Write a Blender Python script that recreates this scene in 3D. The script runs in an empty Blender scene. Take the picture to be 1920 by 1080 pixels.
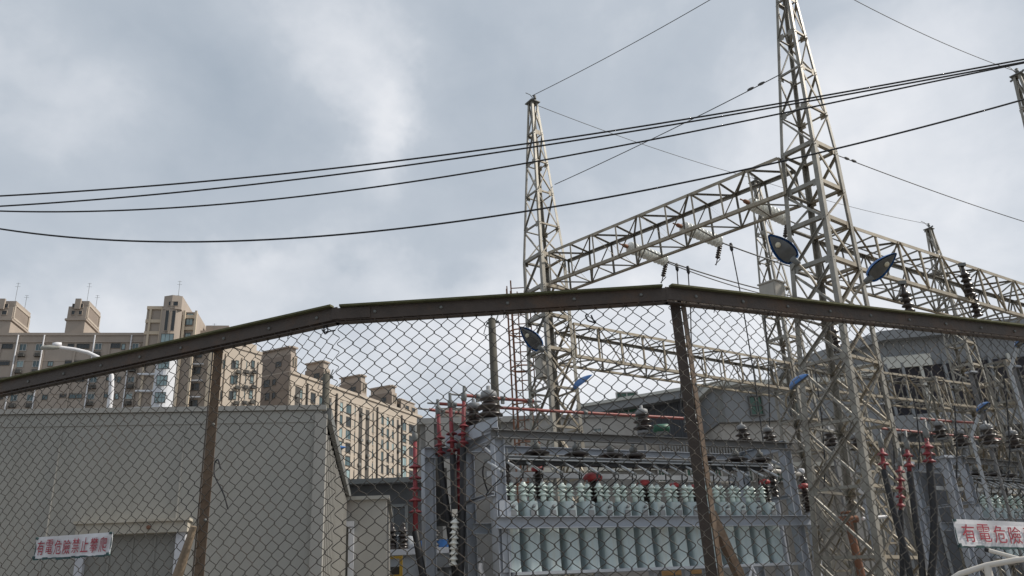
import bpy, bmesh, math, random
import numpy as np
from mathutils import Vector, Matrix
random.seed(7)
R_ = math.radians
scene = bpy.context.scene
COL = scene.collection

# ------------------------------------------------------------------ camera
PITCH, ROLL, FOC, CZ = R_(21.7), R_(3.2), 1500.0, 2.5
_f = Vector((0, math.cos(PITCH), math.sin(PITCH)))
_u = Vector((0, -math.sin(PITCH), math.cos(PITCH)))
_r = Vector((1, 0, 0))
CR = _r*math.cos(ROLL) - _u*math.sin(ROLL)
CU = _u*math.cos(ROLL) + _r*math.sin(ROLL)
CAM = Vector((0, 0, CZ))
cd = bpy.data.cameras.new('camera'); cam = bpy.data.objects.new('camera', cd); COL.objects.link(cam)
m = Matrix((CR, CU, -_f)).transposed().to_4x4(); m.translation = CAM
cam.matrix_world = m
cd.sensor_width = 36.0; cd.lens = FOC/1920*36.0; cd.clip_start = .1; cd.clip_end = 5000
scene.camera = cam

def ray(px, py): return _f*FOC + CR*(px-960) + CU*(540-py)
def atY(px, py, Y): d = ray(px, py); return CAM + d*(Y/d.y)
def atZ(px, py, Z): d = ray(px, py); return CAM + d*((Z-CZ)/d.z)
def atD(px, py, D): d = ray(px, py); return CAM + d*(D/math.hypot(d.x, d.y))
def on_plane(px, py, P, ang):
    """where the sight line meets the vertical wall through P running at ang; gives (distance along the wall, z)"""
    d = ray(px, py); n = Vector((-math.sin(ang), math.cos(ang)))
    t = (n.x*(P[0]-CAM.x) + n.y*(P[1]-CAM.y))/(n.x*d.x + n.y*d.y)
    q = CAM + d*t
    return (q.x-P[0])*math.cos(ang) + (q.y-P[1])*math.sin(ang), q.z

# ------------------------------------------------------------------ sky, sun, exposure
scene.view_settings.view_transform = 'Standard'; scene.view_settings.look = 'None'
scene.view_settings.exposure = 0.22; scene.view_settings.gamma = 1.0
SUN_EL, SUN_AZ = R_(42), R_(7)           # az measured from +x towards +y
sun_dir = Vector((math.cos(SUN_EL)*math.cos(SUN_AZ), math.cos(SUN_EL)*math.sin(SUN_AZ), math.sin(SUN_EL)))
ld = bpy.data.lights.new('sun', 'SUN'); ld.energy = 3.7; ld.angle = R_(5); ld.color = (1, .93, .83)
sun = bpy.data.objects.new('sun', ld); COL.objects.link(sun)
sun.rotation_euler = sun_dir.to_track_quat('Z', 'Y').to_euler()

world = bpy.data.worlds.new('World'); scene.world = world; world.use_nodes = True
wn, wl = world.node_tree.nodes, world.node_tree.links
wn.clear()
def N(tree, typ, **kw):
    n = tree.nodes.new(typ)
    for k, v in kw.items(): setattr(n, k, v)
    return n
wt = world.node_tree
out = N(wt, 'ShaderNodeOutputWorld')
sky = N(wt, 'ShaderNodeTexSky', sky_type='NISHITA', sun_disc=False)
sky.sun_elevation = SUN_EL; sky.sun_rotation = math.pi/2 - SUN_AZ
sky.air_density = 1.2; sky.dust_density = 2.0
bg1 = N(wt, 'ShaderNodeBackground'); bg1.inputs[1].default_value = .1
wl.new(sky.outputs[0], bg1.inputs[0])
tc = N(wt, 'ShaderNodeTexCoord')
def wmath(op, a, b=None, c=None, clamp=False):
    n = N(wt, 'ShaderNodeMath', operation=op, use_clamp=clamp)
    for i, v in enumerate((a, b, c)):
        if v is None: continue
        if isinstance(v, (int, float)): n.inputs[i].default_value = v
        else: wl.new(v, n.inputs[i])
    return n.outputs[0]
def wnoise(scale, detail, rough, off=(0, 0, 0), stretch=(1, 1, 1), dist=0.0):
    mp = N(wt, 'ShaderNodeMapping'); mp.inputs['Location'].default_value = off; mp.inputs['Scale'].default_value = stretch
    wl.new(tc.outputs['Generated'], mp.inputs[0])
    n = N(wt, 'ShaderNodeTexNoise'); n.inputs['Scale'].default_value = scale
    n.inputs['Detail'].default_value = detail; n.inputs['Roughness'].default_value = rough; n.inputs['Distortion'].default_value = dist
    wl.new(mp.outputs[0], n.inputs['Vector']); return n
big = wnoise(2.6, 5, .52, (.3, .1, .6), (1, 1, 1.5), .4)
fine = wnoise(9.0, 6, .6, (2.3, 4.1, .6), (1, 1, 1.3), .3)
warp = wnoise(5.0, 5, .6, (7.3, 1.1, .2))
# direction nudged by noise, so that cloud banks get ragged edges
vs = N(wt, 'ShaderNodeVectorMath', operation='SUBTRACT'); wl.new(warp.outputs['Color'], vs.inputs[0]); vs.inputs[1].default_value = (.5, .5, .5)
vsc = N(wt, 'ShaderNodeVectorMath', operation='SCALE'); wl.new(vs.outputs[0], vsc.inputs[0]); vsc.inputs['Scale'].default_value = .22
va = N(wt, 'ShaderNodeVectorMath', operation='ADD'); wl.new(tc.outputs['Generated'], va.inputs[0]); wl.new(vsc.outputs[0], va.inputs[1])
def bank(px, py, rx, ry, amp, sharp=1.0):
    """a broad soft cloud bank (amp > 0 bright, < 0 dark) around one direction of the sky"""
    c = ray(px, py).normalized(); e1 = (ray(px+10, py).normalized()-c).normalized(); e2 = e1.cross(c).normalized()
    s = 1/FOC
    acc = None
    for e, r in ((e1, rx*s), (e2, ry*s)):
        dt = N(wt, 'ShaderNodeVectorMath', operation='DOT_PRODUCT'); wl.new(va.outputs[0], dt.inputs[0]); dt.inputs[1].default_value = e
        q = wmath('DIVIDE', wmath('SUBTRACT', dt.outputs['Value'], c.dot(e)), r)
        q = wmath('MULTIPLY', q, q)
        acc = q if acc is None else wmath('ADD', acc, q)
    dt = N(wt, 'ShaderNodeVectorMath', operation='DOT_PRODUCT'); wl.new(va.outputs[0], dt.inputs[0]); dt.inputs[1].default_value = c
    g = wmath('POWER', 2.718, wmath('MULTIPLY', acc, -sharp))
    g = wmath('MULTIPLY', g, wmath('GREATER_THAN', dt.outputs['Value'], 0))
    return wmath('MULTIPLY', g, amp)
BANKS = [(715, 215, 75, 150, .30), (660, 60, 170, 110, .18), (740, 270, 40, 55, .14), (30, 130, 130, 110, .24), (190, 250, 150, 90, .10),
         (150, 320, 170, 70, .12), (420, 190, 260, 170, -.11), (930, 150, 150, 220, -.16), (500, 500, 260, 50, .20),
         (140, 520, 190, 60, -.08), (1680, 190, 230, 140, .26), (1760, 430, 150, 90, .16), (1060, 20, 90, 60, .12), (1290, 330, 260, 100, -.02),
         (900, 650, 1000, 130, .44), (1850, 420, 200, 90, .12), (1300, 120, 140, 160, -.06), (1790, 30, 150, 60, .08)]
fac = wmath('MULTIPLY_ADD', big.outputs['Fac'], 1.0, -.22)
fac = wmath('MULTIPLY_ADD', fine.outputs['Fac'], .34, wmath('ADD', fac, -.06))
for b in BANKS: fac = wmath('ADD', fac, bank(*b))
ramp = N(wt, 'ShaderNodeValToRGB'); cr = ramp.color_ramp
cr.elements[0].position = .0; cr.elements[0].color = (.318, .368, .428, 1)
cr.elements[1].position = .95; cr.elements[1].color = (.80, .80, .815, 1)
e = cr.elements.new(.40); e.color = (.432, .474, .527, 1)
e = cr.elements.new(.65); e.color = (.60, .625, .665, 1)
wl.new(fac, ramp.inputs[0])
bg2 = N(wt, 'ShaderNodeBackground'); bg2.inputs[1].default_value = 1.06; wl.new(ramp.outputs[0], bg2.inputs[0])
mx = N(wt, 'ShaderNodeMixShader'); mx.inputs[0].default_value = .93
wl.new(bg1.outputs[0], mx.inputs[1]); wl.new(bg2.outputs[0], mx.inputs[2]); wl.new(mx.outputs[0], out.inputs[0])

# ------------------------------------------------------------------ materials
MATS = {}
def mat(name, col, rough=.7, metal=0.0, var=.18, scale=6.0, stain=None, stain_amt=.4, stain_scale=1.5, bump=0.0, bump_scale=40, spec=.4, stretch=(1, 1, 1)):
    if name in MATS: return MATS[name]
    mt = bpy.data.materials.new(name); mt.use_nodes = True; t = mt.node_tree
    b = t.nodes['Principled BSDF']; b.inputs['Roughness'].default_value = rough; b.inputs['Metallic'].default_value = metal
    b.inputs['Specular IOR Level'].default_value = spec
    tcn = N(t, 'ShaderNodeTexCoord'); mp = N(t, 'ShaderNodeMapping'); mp.inputs['Scale'].default_value = stretch
    geo = N(t, 'ShaderNodeNewGeometry'); t.links.new(geo.outputs['Position'], mp.inputs[0])
    n1 = N(t, 'ShaderNodeTexNoise'); n1.inputs['Scale'].default_value = scale; n1.inputs['Detail'].default_value = 5; n1.inputs['Roughness'].default_value = .65
    t.links.new(mp.outputs[0], n1.inputs['Vector'])
    mr = N(t, 'ShaderNodeMapRange'); mr.inputs['From Min'].default_value = .25; mr.inputs['From Max'].default_value = .75
    mr.inputs['To Min'].default_value = 1-var; mr.inputs['To Max'].default_value = 1+var
    t.links.new(n1.outputs['Fac'], mr.inputs[0])
    mul = N(t, 'ShaderNodeVectorMath', operation='SCALE'); mul.inputs[0].default_value = col[:3]
    t.links.new(mr.outputs[0], mul.inputs['Scale'])
    res = mul.outputs[0]
    if stain:
        n2 = N(t, 'ShaderNodeTexNoise'); n2.inputs['Scale'].default_value = stain_scale; n2.inputs['Detail'].default_value = 7; n2.inputs['Roughness'].default_value = .7
        t.links.new(mp.outputs[0], n2.inputs['Vector'])
        rr = N(t, 'ShaderNodeMapRange'); rr.inputs['From Min'].default_value = .5; rr.inputs['From Max'].default_value = .72; rr.inputs['To Max'].default_value = stain_amt
        t.links.new(n2.outputs['Fac'], rr.inputs[0])
        mi = N(t, 'ShaderNodeMixRGB'); mi.inputs[2].default_value = (*stain, 1)
        t.links.new(rr.outputs[0], mi.inputs[0]); t.links.new(res, mi.inputs[1]); res = mi.outputs[0]
    t.links.new(res, b.inputs['Base Color'])
    if bump:
        n3 = N(t, 'ShaderNodeTexNoise'); n3.inputs['Scale'].default_value = bump_scale; t.links.new(geo.outputs['Position'], n3.inputs['Vector'])
        bp = N(t, 'ShaderNodeBump'); bp.inputs['Strength'].default_value = bump; bp.inputs['Distance'].default_value = .02
        t.links.new(n3.outputs['Fac'], bp.inputs['Height']); t.links.new(bp.outputs[0], b.inputs['Normal'])
    MATS[name] = mt; return mt

BEAMGREY = mat('warm_grey_beam_paint', (.16, .16, .16), .55, .1, .14, 4.0, (.16, .14, .12), .45, 1.5)
STEEL = mat('weathered_galvanised_steel', (.25, .238, .208), .5, .25, .28, 3.0, (.12, .09, .06), .65, 2.0)
STEEL2 = mat('sun_toned_weathered_steel', (.31, .272, .21), .55, .15, .28, 3.0, (.13, .09, .055), .7, 2.0)  # paler copy of the steel, with warm sunlight mixed into its colour
GREYPAINT = mat('grey_painted_steel', (.35, .375, .415), .5, .1, .10, 4.0, (.2, .19, .18), .35, 1.5)
CAPPAINT = mat('grey_green_capacitor_paint', (.42, .495, .505), .36, .0, .14, 3.0, (.34, .29, .2), .55, 3.0, stretch=(2, 2, .16))
PORCELAIN = mat('pale_green_porcelain', (.66, .76, .71), .22, 0, .12, 8.0, (.2, .25, .22), .3, 5.0, spec=.6)
WHITEPORC = mat('white_porcelain', (.74, .75, .71), .28, 0, .10, 6.0, (.4, .37, .3), .35, 4.0, spec=.5)
BROWNPORC = mat('brown_glazed_porcelain', (.030, .021, .017), .3, 0, .2, 8.0, spec=.6)
BLACKRUB = mat('black_rubber', (.016, .016, .018), .55, 0, .2, 8.0)
GREYCAP = mat('grey_metal_cap', (.24, .245, .25), .6, .1, .12, 8.0)
REDP = mat('faded_red_sleeve', (.22, .035, .042), .55, 0, .3, 6.0, (.32, .13, .12), .4, 3.0)
REDPIPE = mat('red_busbar_sleeve', (.27, .07, .06), .5, 0, .2, 4.0, (.30, .2, .15), .5, 3.0)
REDBRIGHT = mat('faded_red_cap', (.36, .045, .045), .5, 0, .25, 8.0, (.40, .18, .16), .5, 5.0)
BLUE = mat('blue_lamp_shell', (.035, .14, .38), .35, 0, .15, 6.0, (.3, .4, .5), .35, 3.0, spec=.6)
LENS = mat('dusty_lens', (.075, .075, .072), .3, 0, .25, 8.0, (.13, .12, .10), .5, 5.0, spec=.5)
LENS2 = mat('lamp_reflector_bulb', (.55, .50, .38), .3, .1, .1, 8.0)
CABLE = mat('black_cable', (.02, .021, .024), .6, 0, .1, 2.0)
WIRE = mat('bare_grey_wire', (.10, .10, .10), .6, .2, .1, 2.0)
FENCEP = mat('brown_fence_paint', (.060, .045, .036), .55, .05, .25, 9.0, (.14, .07, .03), .55, 3.5, .15, 60)
FENCEP2 = mat('sunlit_brown_fence_paint', (.135, .092, .06), .6, .0, .22, 9.0, (.09, .045, .02), .6, 4.0, .15, 60)  # lighter copy of the fence paint; sun on the right flange is coloured in
MOSS = mat('mossy_rail_top', (.10, .10, .05), .9, 0, .3, 20.0)
MESHW = mat('dull_fence_wire', (.048, .043, .036), .36, .15, .2, 3.0, (.12, .08, .05), .5, 2.5)
WOODY = mat('weathered_timber', (.22, .17, .12), .85, 0, .25, 5.0, (.1, .07, .05), .5, 6.0, .3, 50, stretch=(4, 4, .6))
SIGNW = mat('white_sign_plate', (.62, .62, .64), .6, 0, .08, 6.0, (.35, .33, .33), .4, 5.0)
SIGNR = mat('red_sign_lettering', (.32, .035, .055), .6, 0, .25, 14.0)
SIGNG = mat('dark_green_sign_edge', (.03, .07, .07), .7, 0, .3, 30.0)
SHEDW = mat('grey_shed_panel', (.33, .32, .29), .55, .05, .07, .8, (.215, .205, .18), .5, 1.6, stretch=(2.5, 2.5, .22))
SHEDS = mat('grey_shed_side_panel', (.33, .32, .295), .6, 0, .08, 1.0, (.25, .23, .2), .35, .8, stretch=(1, 1, .3))
TRIM = mat('dark_grey_trim', (.16, .165, .16), .6, .1, .12, 3.0)
DOORG = mat('grey_door', (.24, .235, .215), .55, 0, .08, 3.0)
DFRAME = mat('pale_beige_frame', (.42, .39, .33), .6, 0, .12, 4.0, (.25, .2, .14), .5, 3.0)
DFRAME2 = mat('pale_grey_frame', (.50, .51, .54), .6, 0, .12, 4.0)
OPEN = mat('dark_hall_opening', (.028, .026, .032), .9, 0, .2, 1.0)
DARKW = mat('dark_grey_wall', (.085, .085, .085), .8, 0, .2, 2.0)
CONCR = mat('weathered_concrete', (.25, .24, .225), .85, 0, .14, 1.2, (.15, .14, .13), .5, .7)
CONCL = mat('light_concrete', (.36, .345, .32), .85, 0, .12, 1.0, (.24, .22, .2), .5, .6)
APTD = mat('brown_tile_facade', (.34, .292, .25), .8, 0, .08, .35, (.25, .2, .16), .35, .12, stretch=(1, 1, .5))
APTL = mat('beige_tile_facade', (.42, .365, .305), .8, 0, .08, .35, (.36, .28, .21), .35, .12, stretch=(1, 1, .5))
APTE = mat('shade_toned_brown_tile', (.235, .195, .165), .85, 0, .1, .35, (.16, .14, .12), .4, .12)  # darker copy of the facade tile; shade on ends and fronts is coloured in
APTT = mat('pale_cream_pier', (.52, .44, .34), .8, 0, .07, .4)
APTW = mat('white_tile_bay', (.64, .66, .70), .7, 0, .06, .4)
WGLASS = mat('blue_green_window_glass', (.055, .095, .105), .12, 0, .35, .25, spec=.8)
WDARK = mat('dark_window_glass', (.022, .026, .028), .18, 0, .3, .3, spec=.6)
WLIGHT = mat('pale_window_glass', (.24, .33, .34), .15, 0, .35, .3, spec=.8)
WFRAME = mat('dark_window_frame', (.10, .10, .095), .6, 0, .1, 2.0)
WFRAMEL = mat('light_window_frame', (.45, .44, .42), .6, 0, .1, 2.0)
ACUNIT = mat('air_conditioner_box', (.17, .17, .16), .6, 0, .2, 1.0)
GRILLE = mat('dark_grille_and_recess_shade', (.05, .045, .04), .7, 0, .2, 1.0)
PIPEW = mat('white_pipe_paint', (.66, .66, .68), .4, 0, .06, 3.0)
PIPEC = mat('cream_tube_paint', (.62, .58, .52), .4, 0, .08, 4.0, (.4, .33, .25), .3, 4.0)
POLE = mat('dark_concrete_pole', (.085, .08, .065), .85, 0, .2, 3.0)
LAMPH = mat('lamp_grey_head', (.30, .30, .27), .5, 0, .1, 4.0)
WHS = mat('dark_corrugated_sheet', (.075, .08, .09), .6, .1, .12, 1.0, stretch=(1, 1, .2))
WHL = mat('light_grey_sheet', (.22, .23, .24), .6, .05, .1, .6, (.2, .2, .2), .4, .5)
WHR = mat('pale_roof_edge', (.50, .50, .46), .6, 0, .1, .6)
GREENW = mat('green_window_glass', (.035, .10, .065), .2, 0, .3, 1.0, spec=.6)
YELLOW = mat('yellow_ladder_paint', (.52, .33, .05), .5, 0, .12, 4.0)
EQUIP = mat('pale_grey_equipment', (.42, .44, .46), .5, 0, .1, 3.0, (.25, .25, .25), .4, 2.0)
RUSTY = mat('rust_brown_steel', (.24, .12, .075), .8, .1, .25, 4.0)
GREENP = mat('green_painted_tank', (.025, .10, .065), .5, 0, .15, 4.0)
BOXB = mat('beige_control_box', (.36, .34, .30), .6, 0, .1, 4.0)
GROUND = mat('yard_gravel', (.20, .19, .175), .95, 0, .25, 3.0)
ASPH = mat('road_asphalt', (.05, .05, .052), .9, 0, .2, 8.0)
PAVE = mat('pavement_concrete', (.26, .255, .245), .9, 0, .15, 3.0)
PAINTW = mat('road_white_paint', (.7, .7, .68), .7, 0, .1, 6.0)
ORANGE = mat('orange_tarpaulin', (.42, .24, .10), .7, 0, .15, 4.0)

# ------------------------------------------------------------------ mesh helpers
def frame_of(d, up=Vector((0, 0, 1))):
    d = d.normalized()
    if abs(d.dot(up)) > .98: up = Vector((0, 1, 0)) if abs(d.y) < .9 else Vector((1, 0, 0))
    s = d.cross(up).normalized(); return d, s, s.cross(d).normalized()
class MB:
    def __init__(self): self.v, self.f, self.mi, self.sm, self.cur = [], [], [], [], 0
    def slot(self, i): self.cur = i; return self
    def add(self, vs, fs, smooth=False):
        b = len(self.v); self.v += [tuple(x) for x in vs]
        for f in fs: self.f.append([i+b for i in f]); self.mi.append(self.cur); self.sm.append(smooth)
        return self
    def hexa(self, p):   # p: 4 bottom + 4 top
        return self.add(p, [(3, 2, 1, 0), (4, 5, 6, 7), (0, 1, 5, 4), (1, 2, 6, 5), (2, 3, 7, 6), (3, 0, 4, 7)])
    def box(self, c, s, rot=0.0):
        cx, cy, cz = c; hx, hy, hz = s[0]/2, s[1]/2, s[2]/2; ca, sa = math.cos(rot), math.sin(rot); p = []
        for z in (-hz, hz):
            for x, y in ((-hx, -hy), (hx, -hy), (hx, hy), (-hx, hy)): p.append((cx+x*ca-y*sa, cy+x*sa+y*ca, cz+z))
        return self.hexa(p)
    def bar(self, p, q, w, h=None, up=Vector((0, 0, 1))):
        p, q = Vector(p), Vector(q); h = h or w; d, s, u = frame_of(q-p, up); o = []
        for e in (p, q):
            for a, b in ((-1, -1), (1, -1), (1, 1), (-1, 1)): o.append(e + s*(a*w/2) + u*(b*h/2))
        return self.hexa(o)
    def angle(self, p, q, w, t=None, e1=None, e2=None):
        """an L-section steel angle; e1 and e2 are the directions of its two flanges"""
        p, q = Vector(p), Vector(q); t = t or w*.14; d, s, u = frame_of(q-p)
        e1 = Vector(e1) if e1 is not None else s; e2 = Vector(e2) if e2 is not None else u
        e1 = (e1 - d*e1.dot(d)).normalized(); e2 = (e2 - d*e2.dot(d)); e2 = (e2 - e1*e2.dot(e1)).normalized()
        prof = [(0, 0), (w, 0), (w, t), (t, t), (t, w), (0, w)]; o = []
        for e in (p, q):
            for a, b in prof: o.append(e + e1*a + e2*b)
        n = 6; fs = [tuple((i, (i+1) % n, (i+1) % n+n, i+n)) for i in range(n)]
        fs += [(0, 3, 2, 1), (0, 5, 4, 3), (6, 7, 8, 9), (6, 9, 10, 11)]
        return self.add(o, fs)
    def tube(self, pts, r, n=8, caps=True, closed=False):
        pts = [Vector(p) for p in pts]; k = len(pts); rs = r if isinstance(r, (list, tuple)) else [r]*k
        d0 = pts[1]-pts[0]; _, s, u = frame_of(d0); o = []
        for i, p in enumerate(pts):
            a = pts[i-1] if (i > 0 or closed) else p; b = pts[(i+1) % k] if (i < k-1 or closed) else p
            d = (b-a).normalized(); s = (s - d*s.dot(d)).normalized(); u = s.cross(d).normalized()
            for j in range(n): t = 2*math.pi*j/n; o.append(p + (s*math.cos(t) + u*math.sin(t))*rs[i])
        fs = []
        for i in range(k if closed else k-1):
            i2 = (i+1) % k
            for j in range(n): fs.append((i*n+j, i*n+(j+1) % n, i2*n+(j+1) % n, i2*n+j))
        self.add(o, fs, n > 4)
        if caps and not closed: self.add(o[:n], [tuple(range(n-1, -1, -1))]); self.add(o[-n:], [tuple(range(n))])
        return self
    def lathe(self, prof, base, axis=(0, 0, 1), n=12):
        """prof: list of (radius, distance along the axis)"""
        base = Vector(base); d, s, u = frame_of(Vector(axis)); o = []
        for r, z in prof:
            for j in range(n): t = 2*math.pi*j/n; o.append(base + d*z + (s*math.cos(t)+u*math.sin(t))*r)
        fs = []
        for i in range(len(prof)-1):
            for j in range(n): fs.append((i*n+j, i*n+(j+1) % n, (i+1)*n+(j+1) % n, (i+1)*n+j))
        fs += [tuple(range(n-1, -1, -1)), tuple(range((len(prof)-1)*n, len(prof)*n))]
        return self.add(o, fs, True)
    def prism(self, xy, z0, z1):
        k = len(xy); tops = z1 if isinstance(z1, (list, tuple)) else [z1]*k
        o = [(x, y, z0) for x, y in xy] + [(x, y, t) for (x, y), t in zip(xy, tops)]
        fs = [tuple(range(k-1, -1, -1)), tuple(range(k, 2*k))] + [(i, (i+1) % k, (i+1) % k+k, i+k) for i in range(k)]
        return self.add(o, fs)
    def mesh(self, name, mats):
        me = bpy.data.meshes.new(name); me.from_pydata(self.v, [], self.f)
        for mt in (mats if isinstance(mats, (list, tuple)) else [mats]): me.materials.append(mt)
        me.polygons.foreach_set('material_index', self.mi); me.polygons.foreach_set('use_smooth', self.sm)
        me.update(); return me
    def build(self, name, mats, parent=None, fixn=True):
        me = self.mesh(name, mats)
        if fixn:
            bm = bmesh.new(); bm.from_mesh(me); bmesh.ops.recalc_face_normals(bm, faces=bm.faces); bm.to_mesh(me); bm.free()
        return link(name, me, parent)
def link(name, data, parent=None):
    o = bpy.data.objects.new(name, data); COL.objects.link(o)
    if parent is not None: o.parent = parent
    return o
def tag(o, label, cat, group=None, kind=None):
    if label: o['label'] = label
    if cat: o['category'] = cat
    if group: o['group'] = group
    if kind: o['kind'] = kind
    return o
def thing(name, label, cat, loc=(0, 0, 0), rz=0.0, group=None):
    o = link(name, None); o.location = loc; o.rotation_euler = (0, 0, rz); return tag(o, label, cat, group)
def kids(o): return [c for c in bpy.data.objects if c.parent == o]
def dup(o, loc, rz=None, label=None, group=None, scale=None):
    def rec(src, par):
        c = src.copy(); COL.objects.link(c)
        if par is not None: c.parent = par
        for ch in kids(src): rec(ch, c)
        return c
    c = rec(o, None); c.location = loc
    if rz is not None: c.rotation_euler = (0, 0, rz) if not isinstance(rz, tuple) else rz
    if label: c['label'] = label
    if group: c['group'] = group
    if scale: c.scale = (scale,)*3
    return c
def polar(a): return Vector((math.cos(a), math.sin(a), 0))

# ------------------------------------------------------------------ the setting: ground, road, pavement
g = MB().box((0, 900, -.25), (4000, 4000, .5)).build('ground', GROUND); tag(g, None, None, kind='structure')
rd = MB(); rd.box((0, -3.2, .002), (400, 8.4, .004)); tag(rd.build('road', ASPH), None, None, kind='structure')
pv = MB(); pv.box((0, 2.3, .07), (400, 2.5, .14)); tag(pv.build('pavement', PAVE), None, None, kind='structure')
pl = MB()
for i in range(-20, 21): pl.box((i*6, -3.2, .006), (3, .12, .004))
tag(pl.build('road_marking', PAINTW), None, None, kind='structure')

# ------------------------------------------------------------------ the chain-link fence on its low wall
FH = 4.3
corners = [atZ(*p, FH) for p in ((-20, 724), (635, 578), (1245, 540), (1940, 618))]
d0 = (corners[0]-corners[1]).normalized(); d3 = (corners[3]-corners[2]).normalized()
FP = [Vector((p.x, p.y)) for p in (corners[0]+d0*1.6, corners[1], corners[2], corners[3]+d3*1.3)]
lw = MB()
for a, b in zip(FP[:-1], FP[1:]):
    d = (b-a).normalized(); n = Vector((d.y, -d.x)); q = [a-n*.12, a+n*.12, b+n*.12, b-n*.12]
    lw.prism([(v.x, v.y) for v in q], -.2, 1.62)
tag(lw.build('retaining_wall', CONCR), 'low concrete wall carrying the chain-link fence, below the picture', 'wall')
fence = thing('chain_link_fence', 'rusty brown chain-link fence with angle-iron rail and posts in the foreground', 'fence', (FP[1].x, FP[1].y, 1.62))
def fbuild(mb, name, mats, fix=True):
    o = mb.build(name, mats, None, fix); o.parent = fence; o.matrix_parent_inverse = Matrix.Translation(-Vector(fence.location)); return o
def mesh_panel(a, b, zt, zb, seed):
    rnd = random.Random(seed); L = (b-a).length; d = (b-a)/L; n = Vector((-d.y, d.x)); w = .0462; r = .0026
    ns, nz = int(L/w), int((zt-zb)/w); V, Fc = [], []
    k1, k2, k3 = rnd.uniform(0, 6), rnd.uniform(0, 6), rnd.uniform(.5, .9)
    def P(s, z, o):
        # slack and sag make the diamonds uneven, as in an old fence
        s2 = s + .010*math.sin(2.1*z*k3+s*.9+k1) + .005*math.sin(5.3*z+k2+s*2.7) + .002*math.sin(17*z+11*s); z2 = z + .012*math.sin(1.7*s+k1) + .006*math.sin(4.1*s+2.2*z+k2) + .002*math.sin(19*s+7*z)
        o2 = o + .012*math.sin(1.1*s+k2)*math.sin((z-zb)*1.2)
        return (a.x+d.x*s2+n.x*o2, a.y+d.y*s2+n.y*o2, z2)
    for i in range(ns):
        rows = []
        for k in range(nz+1):
            z = zt - k*w; right = (i+k) % 2; jz, js = rnd.gauss(0, .0016), rnd.gauss(0, .0014)
            x = (i+right)*w + (.003 if right else -.003) + js; sg = 1 if right else -1
            off = .004
            rows.append((P(x-sg*.0105, z+.0128+jz, off), P(x-sg*.0028, z+.0058+jz, off*.5), P(x, z+jz, 0), P(x-sg*.0028, z-.0058+jz, -off*.5), P(x-sg*.0105, z-.0128+jz, -off)))
        pts = [p for q in rows for p in q]; b0 = len(V); m_ = len(pts)
        arr = np.array(pts); tg = np.gradient(arr, axis=0); tg /= np.linalg.norm(tg, axis=1)[:, None]
        nn = np.array((n.x, n.y, 0)); s_ = np.cross(tg, nn); s_ /= np.linalg.norm(s_, axis=1)[:, None]
        for j in range(m_):
            for c, e in ((1, 0), (0, 1), (-1, 0), (0, -1)): V.append(tuple(arr[j] + (s_[j]*c + nn*e)*r))
        for j in range(m_-1):
            for q in range(4): Fc.append((b0+j*4+q, b0+j*4+(q+1) % 4, b0+(j+1)*4+(q+1) % 4, b0+(j+1)*4+q))
    mb = MB(); mb.add(V, Fc, True); return mb
for i, (a, b) in enumerate(zip(FP[:-1], FP[1:])):
    fbuild(mesh_panel(a, b+(b-a).normalized()*(.02 if i < 2 else 0), FH-.055, 1.66, 11+i), 'wire_mesh', MESHW, False)
for i, (a, b) in enumerate(zip(FP[:-1], FP[1:])):
    d = (b-a).normalized(); n = Vector((d.y, -d.x)); d3_ = Vector((d.x, d.y, 0)); n3 = Vector((n.x, n.y, 0))
    A3, B3 = Vector((a.x, a.y, 0)), Vector((b.x, b.y, 0)); zz = Vector((0, 0, FH))
    e0 = A3 - d3_*(.012*(i > 0)); e1 = B3 + d3_*(.012*(i < 2))
    lift = Vector((0, 0, (.004, -.004, .0015)[i]))
    mb = MB()
    mb.bar(e0+zz+lift+n3*.030-Vector((0, 0, .048)), e1+zz+lift+n3*.030-Vector((0, 0, .048)), .008, .082)          # face
    mb.slot(1).bar(e0+d3_*(.03*(i > 0))+zz+lift+n3*.046, e1-d3_*(.03*(i < 2))+zz+lift+n3*.046, .040, .012)                                            # outward lip
    mb.slot(0).bar(e0+zz-n3*.024-Vector((0, 0, .070)), e1+zz-n3*.024-Vector((0, 0, .070)), .006, .065)            # inner angle
    mb.bar(e0+zz-n3*.000-Vector((0, 0, .100)), e1+zz-n3*.000-Vector((0, 0, .100)), .05, .006)
    L = (e1-e0).length; k = int(L/.36)
    for j in range(k):
        p = e0 + (e1-e0)*((j+.6)/k) + zz + n3*.034 - Vector((0, 0, .05))
        mb.slot(2).lathe([(.011, 0), (.011, .006), (.006, .010)], p, n3, 6)
    if i == 1:   # splice plate at the left bend
        dl = (FP[0]-FP[1]).normalized(); dl = Vector((dl.x, dl.y, 0))
        mb.slot(0).bar(e0+zz+n3*.038-Vector((0, 0, .05))-d3_*.02, e0+zz+n3*.038-Vector((0, 0, .05))+d3_*.22, .007, .072)
    fbuild(mb, 'top_rail', [FENCEP, MOSS, TRIM])
for i, (a, b) in enumerate(zip(FP[:-1], FP[1:])):
    d = (b-a).normalized(); n = Vector((d.y, -d.x)); L = (b-a).length; k = int(L/.55)
    for j in range(k):
        q = a + d*(L*(j+.35+.3*random.random())/k); c = Vector((q.x, q.y, FH-.105)); d3_ = Vector((d.x, d.y, 0)); n3 = Vector((n.x, n.y, 0)); sl = random.uniform(-.02, .02)
        fbuild(MB().tube([c+n3*.006-Vector((0, 0, .03))+d3_*sl, c+n3*.012+Vector((0, 0, .005)), c+n3*.004+Vector((0, 0, .022))-d3_*sl, c-n3*.02+Vector((0, 0, .0))], .0028, 5), 'tie_wire', BLACKRUB)
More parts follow.
